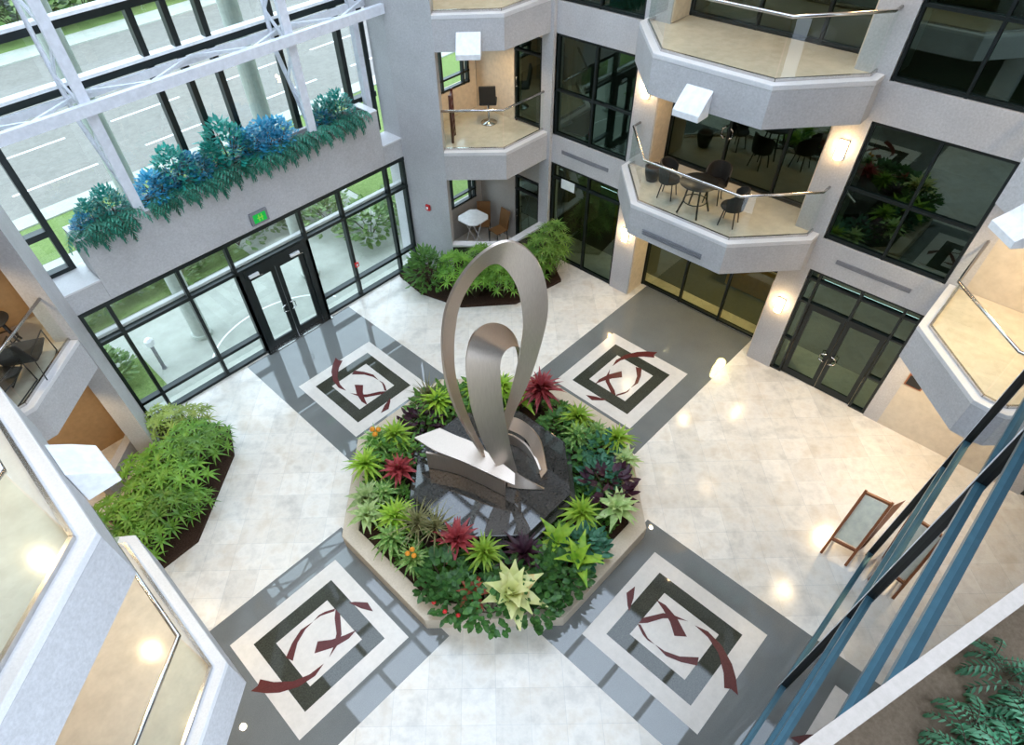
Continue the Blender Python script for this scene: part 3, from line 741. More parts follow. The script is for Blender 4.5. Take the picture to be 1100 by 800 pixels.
# steel sculpture: ribbons given by two edge curves, thickened
def catmull(P, n):
    P = [Vector(p) for p in P]; out = []
    for i in range(len(P)-1):
        a, b, c, d = P[max(0, i-1)], P[i], P[i+1], P[min(len(P)-1, i+2)]
        for k in range(n):
            t = k/n; out.append(.5*((2*b)+(c-a)*t+(2*a-5*b+4*c-d)*t*t+(3*b-a-3*c+d)*t**3))
    out.append(P[-1]); return out
def smooth_pts(P, it=2):
    P = [Vector(p) for p in P]
    for _ in range(it): P = [P[0]] + [(P[i-1]+2*P[i]+P[i+1])/4 for i in range(1, len(P)-1)] + [P[-1]]
    return P
def ribbon(name, ea, eb, parent, th=.045, n=5, sm=1):
    ea = catmull(smooth_pts(ea, sm), n); eb = catmull(smooth_pts(eb, sm), n); m = MB(); rings = []; pn = None
    N = len(ea)
    for i in range(N):
        t = (ea[min(N-1, i+1)]+eb[min(N-1, i+1)]-ea[max(0, i-1)]-eb[max(0, i-1)]); w = eb[i]-ea[i]
        nn = t.cross(w)
        nn = nn.normalized() if nn.length > 1e-6 else (pn or Vector((0, 0, 1)))
        if pn is not None and nn.dot(pn) < 0: nn = -nn
        if pn is not None: nn = (nn*.5+pn*.5).normalized()
        pn = nn; h = nn*th/2
        rings.append([ea[i]-h, eb[i]-h, eb[i]+h, ea[i]+h])
    m.loft(rings); o = m.build(name, M['brushed'], parent)
    for p in o.data.polygons: p.use_smooth = True
    md = o.modifiers.new('split', 'EDGE_SPLIT'); md.split_angle = math.radians(40)
    return o
sc = thing('steel_sculpture', 'tall brushed steel ribbon loop sculpture on the black granite plinth', 'sculpture', (0, -.3, .8))
LOOP = ([[-.13, -.13, 1.1], [-.35, .07, 1.93], [-.49, .19, 2.51], [-.62, .32, 3.24], [-.69, .38, 3.96], [-.67, .36, 4.76], [-.59, .3, 5.32], [-.53, .24, 5.62], [-.4, .12, 6.01], [-.22, -.05, 6.37], [-.01, -.25, 6.61], [.13, -.35, 6.66], [.25, -.42, 6.66], [.45, -.54, 6.53], [.63, -.64, 6.22], [.76, -.69, 5.86], [.85, -.7, 5.37], [.87, -.68, 4.99], [.86, -.64, 4.65], [.8, -.55, 4.05], [.75, -.48, 3.58], [.61, -.39, 3.02], [.47, -.28, 2.54], [.33, -.22, 2.13], [.11, -.23, 1.4]],
        [[.0, -.12, 1.0], [-.11, .26, 1.58], [-.15, .43, 2.3], [-.22, .56, 2.92], [-.25, .66, 3.46], [-.21, .62, 4.29], [-.14, .53, 4.9], [-.12, .46, 5.17], [-.07, .35, 5.47], [.03, .15, 5.89], [.14, -.04, 6.12], [.19, -.16, 6.18], [.22, -.25, 6.18], [.32, -.35, 6.01], [.43, -.41, 5.69], [.48, -.43, 5.37], [.53, -.44, 4.9], [.55, -.41, 4.63], [.54, -.38, 4.35], [.55, -.31, 4.02], [.54, -.22, 3.44], [.45, -.12, 2.83], [.37, -.08, 2.46], [.27, -.09, 2.08], [.08, -.13, 1.3]])
ribbon('outer_loop', *LOOP, sc)
BAND = ([[-.02, -.52, .8], [-.42, -.14, 2.18], [-.48, -.08, 3.12], [-.51, -.05, 3.84], [-.53, -.04, 4.26], [-.48, -.05, 4.68], [-.36, -.06, 4.96], [-.16, -.04, 5.04], [.13, -.03, 4.95], [.43, -.04, 4.72], [.71, -.03, 4.31], [.9, 0, 3.84], [.88, -.05, 3.3], [.6, -.13, 2.64], [.17, -.21, 1.91]],
        [[.22, -.62, .8], [.09, -.47, 1.91], [.02, -.41, 2.9], [-.01, -.39, 3.68], [-.02, -.37, 4.11], [-.01, -.39, 4.42], [.11, -.36, 4.5], [.34, -.3, 4.39], [.56, -.23, 4.22], [.76, -.14, 3.98], [.89, -.06, 3.67], [.99, .05, 3.07], [.88, .08, 2.39], [.53, 0, 1.87], [.13, -.1, 1.39]])
ribbon('inner_loop', *BAND, sc)
ribbon('pointed_tail', [[-.87, 1.45, 1.45], [-.8, .86, 1.45], [-.59, .19, 1.45], [-.41, -.41, 1.4], [-.22, -.9, 1.3]], [[-.34, 1.21, 1.5], [-.24, .79, 1.5], [-.13, .41, 1.5], [-.09, -.18, 1.48], [-.05, -.75, 1.4]], sc, sm=0)
ribbon('upright_tail', [[-.91, 1.04, .82], [-.6, .46, .82], [-.44, -.07, .82], [-.3, -.7, .82]], [[-.91, 1.04, 1.36], [-.6, .46, 1.34], [-.44, -.07, 1.3], [-.3, -.7, 1.3]], sc, sm=0)
ribbon('upper_arc', [[.5, .55, 1.2], [.8, .31, 1.2], [.91, -.13, 1.18], [.79, -.49, 1.1], [.55, -.96, .82]], [[.68, .62, 1.42], [1.02, .32, 1.42], [1.1, -.05, 1.4], [1.0, -.52, 1.33], [.72, -.98, .96]], sc, sm=0)
ribbon('lower_arc', [[.45, .45, .81], [.75, .24, .81], [.86, -.15, .81], [.76, -.58, .81], [.59, -.83, .81]], [[.5, .45, 1.1], [.79, .26, 1.1], [.85, -.18, 1.1], [.74, -.59, 1.08], [.6, -.88, 1.0]], sc, sm=0)
ribbon('forward_fin', [[-.1, -.58, .82], [.06, -.83, .82], [.37, -1.19, .82]], [[.22, -.36, 1.15], [.18, -.67, 1.05], [.37, -1.2, .86]], sc, sm=0)

# plants in the octagonal planter
KIND = {
 'lime': lambda: mk_rosette('rosette_plant', L['lime'], 1, 40, .44, .07, -.1, 1.35, 1.1, .34),
 'red': lambda: mk_rosette('bromeliad', L['red'], 2, 28, .4, .1, .1, 1.35, .7, .3),
 'redbig': lambda: mk_rosette('red_bromeliad', L['red'], 22, 54, .46, .085, -.1, 1.4, .8, .5),
 'varieg': lambda: mk_rosette('striped_rosette_plant', L['varieg'], 3, 36, .4, .07, -.1, 1.25, 1.2, .28),
 'pale': lambda: mk_rosette('pale_rosette_plant', L['pale'], 4, 24, .38, .12, .1, 1.3, .9, .3),
 'cream': lambda: mk_rosette('cream_bromeliad', L['cream'], 5, 20, .5, .24, .0, 1.3, .6, .3),
 'purple': lambda: mk_rosette('purple_cordyline', L['purple'], 6, 30, .5, .09, .1, 1.35, .9, .28),
 'broad': lambda: mk_rosette('broad_leaved_plant', L['lime'], 7, 9, .5, .17, .3, 1.2, .8, .3),
 'grass': lambda: mk_rosette('spiky_grass_plant', L['olive'], 8, 46, .48, .022, .2, 1.5, .9, .3, 4),
 'bush_g': lambda: mk_bush('green_shrub', L['green'], 9, 110, .34, .4, .15, .07),
 'bush_d': lambda: mk_bush('dark_green_shrub', L['deep'], 10, 130, .36, .34, .14, .085),
 'bush_t': lambda: mk_bush('blue_green_shrub', L['teal'], 11, 100, .34, .36, .17, .085),
 'purple_bush': lambda: mk_bush('purple_leaved_shrub', L['purple'], 12, 100, .36, .4, .17, .08),
 'croton': lambda: mk_rosette('rust_red_croton', L['croton'], 13, 14, .34, .11, .1, 1.2, .9, .2),
}
PL = [
('grass', .45, 3.02-.45, 'wispy olive grass at the far left back of the octagonal planter'),
('bush_g', .31, 2.4, 'green shrub at the planter back, just below the wispy olive grass'),
('bush_g', .82, 2.24, 'green shrub at the planter back, behind the left limb of the loop'),
('purple_bush', -.11, 2.21, 'dark purple shrub at the planter back left, beside the plinth corner'),
('lime', -.86, 2.23, 'lime rosette plant above the left red bromeliad, near the pointed steel tail'),
('varieg_f', -1.22, 2.5, 'yellow-green striped rosette on the upper left rim of the planter'),
('lime', -1.83, 2.11, 'lime rosette plant on the left rim, left of the red bromeliad'),
('red', -1.39, 1.49, 'red bromeliad at planter left, beside the pointed steel tail'),
('varieg', -2.04, 1.29, 'striped rosette directly below the left red bromeliad'),
('pale', -2.6, 1.1, 'pale green rosette at the leftmost corner of the planter rim'),
('lime', -2.25, .57, 'yellow-lime rosette at lower left, left of the olive spiky grass'),
('grass', -2.05, .1, 'spiky olive grass at lower left of plinth, right of yellow-lime rosette'),
('varieg', -2.6, .3, 'striped rosette on the lower left curb, nearer the left corner'),
('varieg_f', -2.6, -.35, 'striped rosette on the lower left curb, nearer the big dark shrub'),
('grass', -1.85, -.2, 'small olive grass against the plinth, above the front red bromeliad'),
('red', -1.73, -.71, 'coral red bromeliad at the planter front, below the plinth reflection'),
('lime', -1.55, -1.32, 'lime rosette at planter front, right of the coral red bromeliad'),
('bush_d', -2.4, -1.0, 'large dark green shrub at the lower left corner of the planter'),
('bush_b', -2.5, -1.5, 'dark green shrub spilling over the lower left curb with red buds'),
('croton', -2.25, -1.7, 'rust red croton at the planter front, between the dark shrubs'),
('cream', -1.78, -2.3, 'large cream and yellow bromeliad on the front rim of the planter'),
('purple', -1.01, -1.89, 'large dark purple cordyline at planter front, above the cream bromeliad'),
('broad', -.35, -2.2, 'broad-leaved yellow-green plant between the purple cordyline and big lime rosette'),
('lime', .46, -2.14, 'biggest lime rosette at the lower right of the black plinth'),
('bush_t', -.02, -2.6, 'blue-green shrub at the lower right rim, below the biggest lime rosette'),
('bush_d', -1.11, -2.55, 'dark green shrub on the front right rim, right of the cream bromeliad'),
('bush_d', -.77, -2.65, 'dark green shrub on the front right rim, beside the blue-green shrub'),
('bush_d', -1.6, -2.65, 'dark green shrub on the front rim, just right below the cream bromeliad'),
('bush_d', -2.2, -2.1, 'dark green shrub on the front rim, just left of the cream bromeliad'),
('pale', 1.05, -2.6, 'pale green rosette at the rightmost lower corner of the planter'),
('purple_bush', 1.45, -2.1, 'dark purple shrub at planter right, above the pale corner rosette'),
('bush_t', 1.58, -1.75, 'blue-green shrub at planter right, beside the dark purple shrub'),
('lime', 2.4, -.45, 'large lime rosette at the upper right, beside the right red bromeliad'),
('varieg', 2.4, -1.0, 'striped rosette at the upper right, below the large lime rosette'),
('pale', 2.15, -1.94, 'pale green rosette on the right rim, above the corner rosette'),
('lime', 2.5, -1.5, 'small lime rosette on the right rim of the planter'),
('redbig', 2.3, .62, 'biggest red bromeliad at the upper right, behind the loop'),
('broad', 1.97, .95, 'broad-leaved plant left of the biggest red bromeliad'),
('lime', 1.9, 1.5, 'lime rosette at the planter back, seen between loop and band'),
('lime', 1.4, 1.95, 'lime rosette at the planter back, seen left of the steel band'),
('bush_g', 1.7, 1.85, 'green shrub at the planter back, behind the steel band'),
('bush_d', 2.05, -.2, 'dark green shrub between the plinth and the upper right lime rosette'),
('bush_t', 2.1, -1.43, 'blue-green shrub at planter right, below the striped rosette'),
('broad', -.42, -2.75, 'broad-leaved plant low on the front right rim'),
('pale', -2.36, 1.45, 'pale green rosette on the left rim, second from the left corner'),
('bush_g', -.94, 1.8, 'green shrub under the tip of the pointed steel tail'),
('bush_d', 1.9, -1.05, 'dark green shrub against the right face of the plinth'),
('bush_d', -1.49, -1.9, 'dark green shrub directly above the cream bromeliad'),
('varieg', 2.0, -.75, 'small striped rosette beside the right corner of the plinth'),
('bush_g', -.79, -2.35, 'mid green shrub between the purple cordyline and the front right rim'),
('lime', .5, 2.29, 'small lime rosette at the planter back left, right of the olive grass'),
('bush_g', -1.26, 2.1, 'green shrub on the upper left, between striped and lime rosettes'),
]
def with_buds(root, mat, pts, r):
    f = MB()
    for x, y, z in pts: f.lathe([(.001, -r), (r*.8, -r*.5), (r, 0), (r*.6, r*.7), (.001, r)], 8, (x, y, z))
    f.build('flower', mat, root, smooth=True, raw=True); return root
M['orange'] = plain('orange_petal', (.8, .3, .02), .5)
KIND['varieg_f'] = lambda: with_buds(mk_rosette('flowering_striped_plant', L['varieg'], 23, 34, .4, .07, -.1, 1.25, 1.2, .28), M['orange'], [(.02, .03, .58), (-.05, -.02, .55), (.05, -.05, .54)], .045)
KIND['bush_b'] = lambda: with_buds(mk_bush('budding_green_shrub', L['deep'], 24, 130, .36, .34, .14, .085), M['red'], [(-.25, -.2, .36), (-.1, -.32, .34), (.12, -.3, .38), (-.34, .02, .3)], .035)
protos = {}; rnd = random.Random(5)
sizes = {'grass': 1.15, 'cream': 1.0, 'red': 1.0}
def put_plant(kind, x, y, z, label, cat='plant', group=None, s=1.):
    rz = rnd.uniform(0, 6.28)
    if kind not in protos:
        p = KIND[kind](); p.location = (x, y, z); p.rotation_euler = (0, 0, rz); p.scale = (s,)*3; protos[kind] = p
        p['label'] = label; p['category'] = cat
        if group: p['group'] = group
        return p
    q = dup(protos[kind], (x, y, z), rz, label, None, s)
    if group: q['group'] = group
    elif 'group' in q: del q['group']
    q['category'] = cat; return q
for k, x, y, lab in PL: put_plant(k, x, y, .302, lab, s=rnd.uniform(1.28, 1.5)*sizes.get(k, 1.))
# low filler plants on the remaining soil
KIND['fill'] = lambda: mk_bush('low_filler_plant', L['green'], 21, 90, .3, .24, .13, .07, .04)
placed = [(x, y) for _, x, y, _ in PL]; cnt = 0
for i in range(900):
    x, y = rnd.uniform(-2.65, 2.65), rnd.uniform(-2.65, 2.65)
    o8 = max(abs(x), abs(y), (abs(x)+abs(y))/math.sqrt(2))
    if o8 < 1.98 or o8 > 2.64: continue
    if min(math.hypot(x-a, y-b) for a, b in placed) < .25: continue
    placed.append((x, y)); put_plant('fill', x, y, .302, 'low dark green filler plant between the larger plants of the octagonal planter', group='low filler plants in the octagonal planter'); cnt += 1
    if cnt >= 44: break

# ------------------------------------------------------------------ floor beds with palms
KIND['palm'] = lambda: mk_palm('fan_palm', L['palm'], 31, 15, .75, .5, 9, .3, .055)
KIND['tallpalm'] = lambda: mk_palm('tall_fan_palm', L['palm'], 35, 30, 1.15, .62, 10, .3, .045)
KIND['tallpalmy'] = lambda: mk_palm('tall_mixed_green_palm', L['palm2'], 36, 30, 1.5, .5, 9, .3, .045)
KIND['palmy'] = lambda: mk_palm('yellow_green_fan_palm', L['palmy'], 32, 14, .72, .48, 9, .28, .05)
KIND['glossy'] = lambda: mk_bush('glossy_shrub', L['green'], 33, 420, .46, .8, .17, .06, .1)
def bed(label, pts, hz=.1):
    t = thing('planting_bed', label, 'planting bed', (sum(p[0] for p in pts)/len(pts), sum(p[1] for p in pts)/len(pts), .001))
    g = MB(); g.prism(pts, .001, hz); g.build('soil', M['soil'], t)
    return t
bed('dark soil bed under the back corner balcony, packed with palms', [(3.75, 7.75), (3.62, 6.6), (4.0, 5.2), (5.2, 4.1), (6.9, 3.8), (7.6, 4.9), (5.95, 5.1), (4.85, 6.4), (4.62, 7.75)])
bed('dark soil bed on the left floor below the corner balcony, packed with palms', [(-4.5, 7.7), (-3.75, 7.1), (-3.25, 6.1), (-3.6, 5.3), (-5.4, 3.75), (-6.3, 3.7), (-6.9, 4.6), (-6.3, 5.9), (-4.84, 6.3)])
put_plant('glossy', 4.0, 6.62, .1, 'rounded glossy green shrub at the left end of the back corner bed', s=1.35)
for x, y, s in ((4.45, 5.75, 1.05), (4.6, 5.2, .9), (5.15, 5.3, 1.1), (5.1, 4.6, .9), (5.7, 4.65, 1.05), (6.2, 4.4, .95)):
    put_plant('tallpalm', x, y, .1, 'bright green fan palm in the bed under the back corner balcony', group='fan palms in the back corner bed', s=s)
for x, y, s in ((6.45, 4.3, 1.0), (6.85, 4.1, .75), (7.0, 4.3, 1.05)):
    put_plant('tallpalmy', x, y, .1, 'tall yellow-tinged fan palm at the right end of the back corner bed', group='yellow-tinged palms in the back corner bed', s=s)
for x, y, s in ((-4.3, 5.5, 1.1), (-4.9, 5.0, 1.15), (-5.5, 4.5, 1.15), (-4.1, 6.1, 1.0), (-4.8, 5.8, 1.1), (-5.5, 5.3, 1.1), (-6.0, 4.9, 1.1), (-6.1, 4.2, 1.05), (-5.4, 5.95, 1.0), (-6.4, 5.3, 1.0), (-3.75, 5.65, .85), (-5.0, 4.35, .8)):
    put_plant('palm', x, y, .1, 'green fan palm in the bed on the left floor', group='fan palms in the left floor bed', s=s)
for x, y, s in ((-3.85, 6.6, 1.0), (-4.4, 6.75, 1.1), (-4.3, 7.2, .9)):
    put_plant('palmy', x, y, .1, 'yellow-green fan palm at the entrance end of the left floor bed', group='yellow-green palms in the left floor bed', s=s)

# ------------------------------------------------------------------ planter above the entrance
KIND['blue'] = lambda: mk_bush('blue_shrub', L['blue'], 41, 420, .42, .6, .12, .06, .05)
KIND['tealb'] = lambda: mk_bush('teal_shrub', L['tealdark'], 42, 420, .38, .66, .12, .06, .05)
KIND['fern'] = lambda: mk_fern('trailing_fern', L['fern'], 43, 20, .6, True, 9, .15)
def seg(x): return 'left of the left truss post' if x < -2.5 else ('between the two truss posts' if x < 2.0 else 'right of the right truss post')
for kind, x, y, s in (('tealb', -3.2, 8.3, .8), ('blue', -3.45, 8.2, .6), ('tealb', -2.8, 8.3, .95), ('blue', -1.85, 8.2, 1.0), ('blue', -1.55, 8.3, .8), ('tealb', -1.25, 8.35, 1.25), ('blue', -.85, 8.25, 1.0), ('tealb', .05, 8.35, 1.45), ('tealb', -.35, 8.3, .95), ('blue', .55, 8.25, 1.05), ('blue', .95, 8.25, 1.15), ('blue', 1.35, 8.3, 1.05), ('tealb', 2.75, 8.3, .95), ('tealb', 3.15, 8.3, 1.0), ('blue', 2.6, 8.2, .7)):
    c = 'blue-leaved' if kind == 'blue' else 'teal-leaved'
    put_plant(kind, x, y, 4.93, '%s shrub in the high entrance planter, %s' % (c, seg(x)), group='%s shrubs %s' % (c, seg(x)), s=s)
fx = [-3.45+.36*i for i in range(20)]
for x in fx:
    if abs(x+2.38) < .12 or abs(x-2.1) < .12 or x > 3.65: continue
    p = put_plant('fern', x, 8.08, 4.96, 'dark teal trailing fern spilling over the entrance planter front, %s' % seg(x), group='trailing ferns %s' % seg(x), s=rnd.uniform(.9, 1.15))
    p.rotation_euler = (0, 0, rnd.uniform(-.25, .25))
# fern in the near trough
KIND['nearfern'] = lambda: mk_fern('green_fern', L['fernb'], 44, 54, .2, False, 14, .028)
for i, (t, d, s, lab) in enumerate(((.8, .2, .95, 'feathery green fern in the near trough, leftmost at lower right corner'), (1.04, .2, 1.0, 'feathery green fern in the near trough at the right frame edge'), (.94, .27, 1.1, 'feathery green fern in the near trough, in the bottom right corner'))):
    q = A+dv*(t)+nv*d; put_plant('nearfern', q.x, q.y, 10.06, lab, s=s)

# shrubs outside
KIND['hedge'] = lambda: mk_bush('hedge_shrub', L['hedge'], 51, 260, .9, 1.1, .3, .16, .1)
for i in range(9): put_plant('hedge', -4.5+i*1.15, 13.4+rnd.uniform(-.3, .3), -.05, 'low green shrub outside on the lawn strip beyond the entrance paving', group='shrubs on the near lawn strip', s=rnd.uniform(.7, .95))
for i in range(16): put_plant('hedge', -4+i*2.0, 44+rnd.uniform(-1, 1), 0, 'large shrub on the far side of the road, top left', group='shrubs beyond the road', s=rnd.uniform(2.2, 3))
for x, y, s in ((-4.6, 10.2, .75), (-5.6, 10.5, .9), (-6.6, 10.6, 1.0), (4.6, 10.3, 1.0), (6.2, 10.4, 1.0), (4.1, 11.8, .9)): put_plant('hedge', x, y, -.05, 'shrub standing outside against the entrance glass, %s' % ('left end' if x < 0 else 'right end'), group='shrubs at the %s of the entrance glass' % ('left end' if x < 0 else 'right end'), s=s)

# ------------------------------------------------------------------ furniture
# cafe table on the lower right-wall balcony
def cafe_table(x, y, z, label, top=(.42, .74), mat='black'):
    t = thing('cafe_table', label, 'table', (x, y, z))
    g = MB(); g.lathe([(.001, .715), (top[0]-.02, .715), (top[0], .73), (top[0]-.01, .745), (.001, .745)], 28, (x, y, z)); g.build('tabletop', M[mat], t, smooth=True)
    for k in range(4):
        a = PI/4+k*PI/2; c, s = math.cos(a), math.sin(a)
        g = MB(); g.tube([(x+c*.2, y+s*.2, z+.71), (x+c*.26, y+s*.26, z+.3), (x+c*.36, y+s*.36, z+.012)], .022, 8); g.build('leg', M['black'], t, smooth=True)
    g = MB(); g.tube([(x+.26*math.cos(k*PI/8), y+.26*math.sin(k*PI/8), z+.3) for k in range(17)], .012, 6); g.build('stretcher', M['black'], t, smooth=True)
    return t
cafe_table(6.75, .02, FL[1]+.002, 'round black cafe table on the right wall balcony')
def arm_chair(name, label, loc, rz, mat='blackfab', legm='black', group=None):
    t = thing(name, label, 'chair', loc, rz, group)
    g = MB(); n = 14
    rings = []
    for h, r in ((.44, .24), (.6, .265), (.85, .27)):
        rings.append([(r*math.cos(PI*.1+PI*1.8*0+PI*(.0+1.0*i/n)*1.0), -.02+r*math.sin(PI*(1.0*i/n)), h*(1 if 1 else 1)) for i in range(n+1)])
    # shell: outer and inner surface of a curved back
    ro = []; ri = []
    for h, r in ((.4, .25), (.62, .275), (.86, .28)):
        for lst, rr in ((ro, r), (ri, r-.03)):
            lst.append([(rr*math.cos(PI*(-.08+1.16*i/n)), rr*math.sin(PI*(-.08+1.16*i/n)), h-(.18 if h > .8 else 0)*(abs(i-n/2)/(n/2))**3) for i in range(n+1)])
    for k in range(2):
        for i in range(n):
            g.add([ro[k][i], ro[k][i+1], ro[k+1][i+1], ro[k+1][i]], [[0, 1, 2, 3]]); g.add([ri[k][i], ri[k][i+1], ri[k+1][i+1], ri[k+1][i]], [[3, 2, 1, 0]])
    for i in range(n): g.add([ro[2][i], ro[2][i+1], ri[2][i+1], ri[2][i]], [[0, 1, 2, 3]])
    g.build('backrest', M[mat], t, raw=True)
    g = MB(); g.lathe([(.001, .4), (.23, .4), (.25, .43), (.235, .465), (.001, .475)], 24); g.build('seat', M[mat], t, smooth=True, raw=True)
    for k in range(4):
        a = PI/4+k*PI/2; g = MB(); g.tube([(.16*math.cos(a), .16*math.sin(a), .41), (.24*math.cos(a), .24*math.sin(a), .0)], .014, 7); g.build('leg', M[legm], t, smooth=True, raw=True)
    return t
c0 = arm_chair('tub_chair', 'black tub chair left of the cafe table on the right balcony', (6.95, .85, FL[1]+.002), .2, group='black tub chairs at the cafe table')
dup(c0, (7.45, -.05, FL[1]+.002), -1.3, 'black tub chair behind the cafe table, nearest the balcony glazing')
dup(c0, (6.85, -.82, FL[1]+.002), 3.3, 'black tub chair right of the cafe table on the right balcony')
pt = thing('flower_pot', 'dark round pot in the left corner of the cafe balcony', 'pot', (7.35, 1.55, FL[1]+.002))
g = MB(); g.lathe([(.001, 0), (.13, 0), (.19, .2), (.2, .36), (.17, .36), (.16, .3), (.001, .3)], 20, (7.35, 1.55, FL[1]+.002)); g.build('pot_body', M['black'], pt, smooth=True)
g = MB(); g.lathe([(.001, .301), (.155, .301), (.15, .325), (.001, .335)], 16, (7.35, 1.55, FL[1]+.002)); g.build('pot_soil', M['soil'], pt)
# swivel stool on the back corner balcony
t = thing('swivel_stool', 'black swivel stool with low backrest on the back corner balcony', 'chair', (7.05, 6.85, FL[1]+.002), 2.3)
g = MB(); g.lathe([(.001, 0), (.23, 0), (.23, .02), (.04, .05), (.028, .08), (.028, .55), (.001, .55)], 24); g.build('pedestal', M['steel'], t, smooth=True, raw=True)
g = MB(); g.box(-.24, .24, -.22, .22, .55, .64); g.build('seat', M['blackfab'], t, bevel=.03, raw=True)
g = MB(); g.loft([[(-.23, y, z), (.23, y, z), (.23, y+.06, z), (-.23, y+.06, z)] for y, z in ((.18, .64), (.22, .85), (.26, 1.1))]); g.build('backrest', M['blackfab'], t, bevel=.02, raw=True)
# red-brown carved rack beside the pier
t = thing('wooden_rack', 'dark red-brown wooden slat rack beside the pier on the back corner balcony', 'rack', (5.55, 6.75, FL[1]+.002))
g = MB()
for dx, dy in ((0, 0), (.35, .3)): g.box(5.52+dx, 5.57+dx, 6.72+dy, 6.77+dy, FL[1]+.002, FL[1]+1.25)
g.build('post', M['darkwood'], t)
for k in range(6):
    g = MB(); g.bar((5.545, 6.745, FL[1]+.15+k*.2), (5.895, 7.045, FL[1]+.15+k*.2), .05, .07); g.build('slat', M['darkwood'], t)
# folding table and brown chairs on the ground in the back corner
t = thing('folding_table', 'small white folding table behind the back corner palms', 'table', (6.53, 7.2, .0))
g = MB(); P8 = [(6.53+.42*sx*kx, 7.2+.42*sy*ky) for sx, sy, kx, ky in ((1, 1, 1, .6), (1, 1, .6, 1), (-1, 1, .6, 1), (-1, 1, 1, .6), (-1, -1, 1, .6), (-1, -1, .6, 1), (1, -1, .6, 1), (1, -1, 1, .6))]
g.prism(P8, 1.0, 1.035); g.build('tabletop', M['white'], t, bevel=.01)
for a, b in (((6.3, 7.0), (6.75, 7.0)), ((6.75, 7.02), (6.3, 7.02)), ((6.3, 7.4), (6.75, 7.4)), ((6.75, 7.42), (6.3, 7.42))):
    g = MB(); g.tube([(a[0], a[1], .015), (b[0], b[1], 1.0)], .016, 6); g.build('leg', M['white'], t, smooth=True)
def slat_chair(label, loc, rz, group=None):
    t = thing('rattan_chair', label, 'chair', loc, rz, group)
    g = MB(); g.box(-.22, .22, -.22, .22, .42, .46); g.build('seat', M['rattan'], t, bevel=.015, raw=True)
    g = MB(); g.loft([[(-.22, y, z), (.22, y, z), (.22, y+.03, z), (-.22, y+.03, z)] for y, z in ((.2, .46), (.25, .8), (.31, 1.05))]); g.build('backrest', M['rattan'], t, raw=True)
    for sx in (-1, 1):
        for sy in (-1, 1):
            g = MB(); g.tube([(sx*.2, sy*.2, .43), (sx*.21, sy*.22, 0)], .017, 6); g.build('leg', M['black'], t, smooth=True, raw=True)
    return t
a = slat_chair('brown rattan chair behind the white folding table', (7.15, 7.4, 0), -.9, 'rattan chairs at the folding table')
dup(a, (7.2, 6.75, 0), -1.7, 'brown rattan chair right of the white folding table')
# lounge chairs on the far left balcony
def lounge(label, loc, rz, group=None):
    t = thing('lounge_chair', label, 'chair', loc, rz, group)
    g = MB(); g.loft([[(-.28, y, z), (.28, y, z), (.28, y, z+.03), (-.28, y, z+.03)] for y, z in ((-.35, .38), (0, .33), (.25, .36))]); g.build('seat', M['blackfab'], t, raw=True)
    g = MB(); g.loft([[(-.28, y, z), (.28, y, z), (.28, y+.03, z), (-.28, y+.03, z)] for y, z in ((.25, .37), (.38, .65), (.5, .95))]); g.build('backrest', M['blackfab'], t, raw=True)
    for s in (-1, 1):
        g = MB(); g.tube([(s*.3, -.4, .015), (s*.3, -.38, .55), (s*.3, .35, .6), (s*.3, .45, .015), (s*.3, -.4, .015)], .014, 6); g.build('side_frame', M['black'], t, smooth=True, raw=True)
    return t
a = lounge('black sling lounge chair on the far left balcony, beside the railing', (-5.75, 6.25, FL[1]+.002), 2.6, 'lounge chairs on the far left balcony')
dup(a, (-6.35, 5.85, FL[1]+.002), 2.3, 'black sling lounge chair on the far left balcony, second from the pier')
cafe_table(-5.9, 7.1, FL[1]+.002, 'dark round side table behind the lounge chairs, far left balcony', (.34, .74), 'blackfab')

# wooden easel board on the floor at right
t = thing('easel_board', 'reddish wooden easel stand holding a cream board, on the right floor', 'easel', (3.85, -6.15, .002))
g = MB()
def E(u, v, z): return (3.52+u*.06+v*1., -6.05-u*.5, z)
base = Vector((3.52, -6.03, .002)); ux = Vector((.06, -.48, 0)); lean = Vector((.8, 0.0, 1.42))
fr = MB()
for u in (0, 1): fr.bar(base+ux*u, base+ux*u+lean, .05, .05)
for k in (.24, .97): fr.bar(base+lean*k, base+ux+lean*k, .045, .06)
fr.build('front_frame', M['wood'], t)
bd = MB(); o_ = Vector((-.004, 0, .0)); a0, a1, b0, b1 = base+lean*.28, base+ux+lean*.28, base+lean*.94, base+ux+lean*.94
sh = Vector((.012, 0, -.004)); ins = ux*.06
bd.loft([[a0+ins, a1-ins, b1-ins, b0+ins], [a0+ins+sh, a1-ins+sh, b1-ins+sh, b0+ins+sh]]); bd.build('cream_panel', M['board'], t)
rl = MB()
for u in (.05, .95): rl.bar(base+ux*u+Vector((1.05, 0, 0)), base+ux*u+lean*.97, .045, .045)
rl.bar(base+Vector((1.03, 0, .13)), base+ux+Vector((1.03, 0, .13)), .04, .05)
rl.build('rear_legs', M['wood'], t)
sp = MB(); q = [base+ux+lean*.97+Vector((.0, -.03, 0)), base+ux+lean*.97+Vector((.26, -.15, .02)), base+ux+lean*.3+Vector((.1, -.07, 0)), base+ux+lean*.26+Vector((.0, -.03, 0))]; e_ = Vector((.02, .0, -.02))
sp.loft([q, [v+e_ for v in q]]); sp.build('side_panel', M['wood'], t)
sh2 = MB(); sh2.bar(base+lean*.12, base+Vector((1.02, 0, .18)), .04, .05); sh2.bar(base+ux+lean*.12, base+ux+Vector((1.02, 0, .18)), .04, .05); sh2.build('side_rail', M['wood'], t)

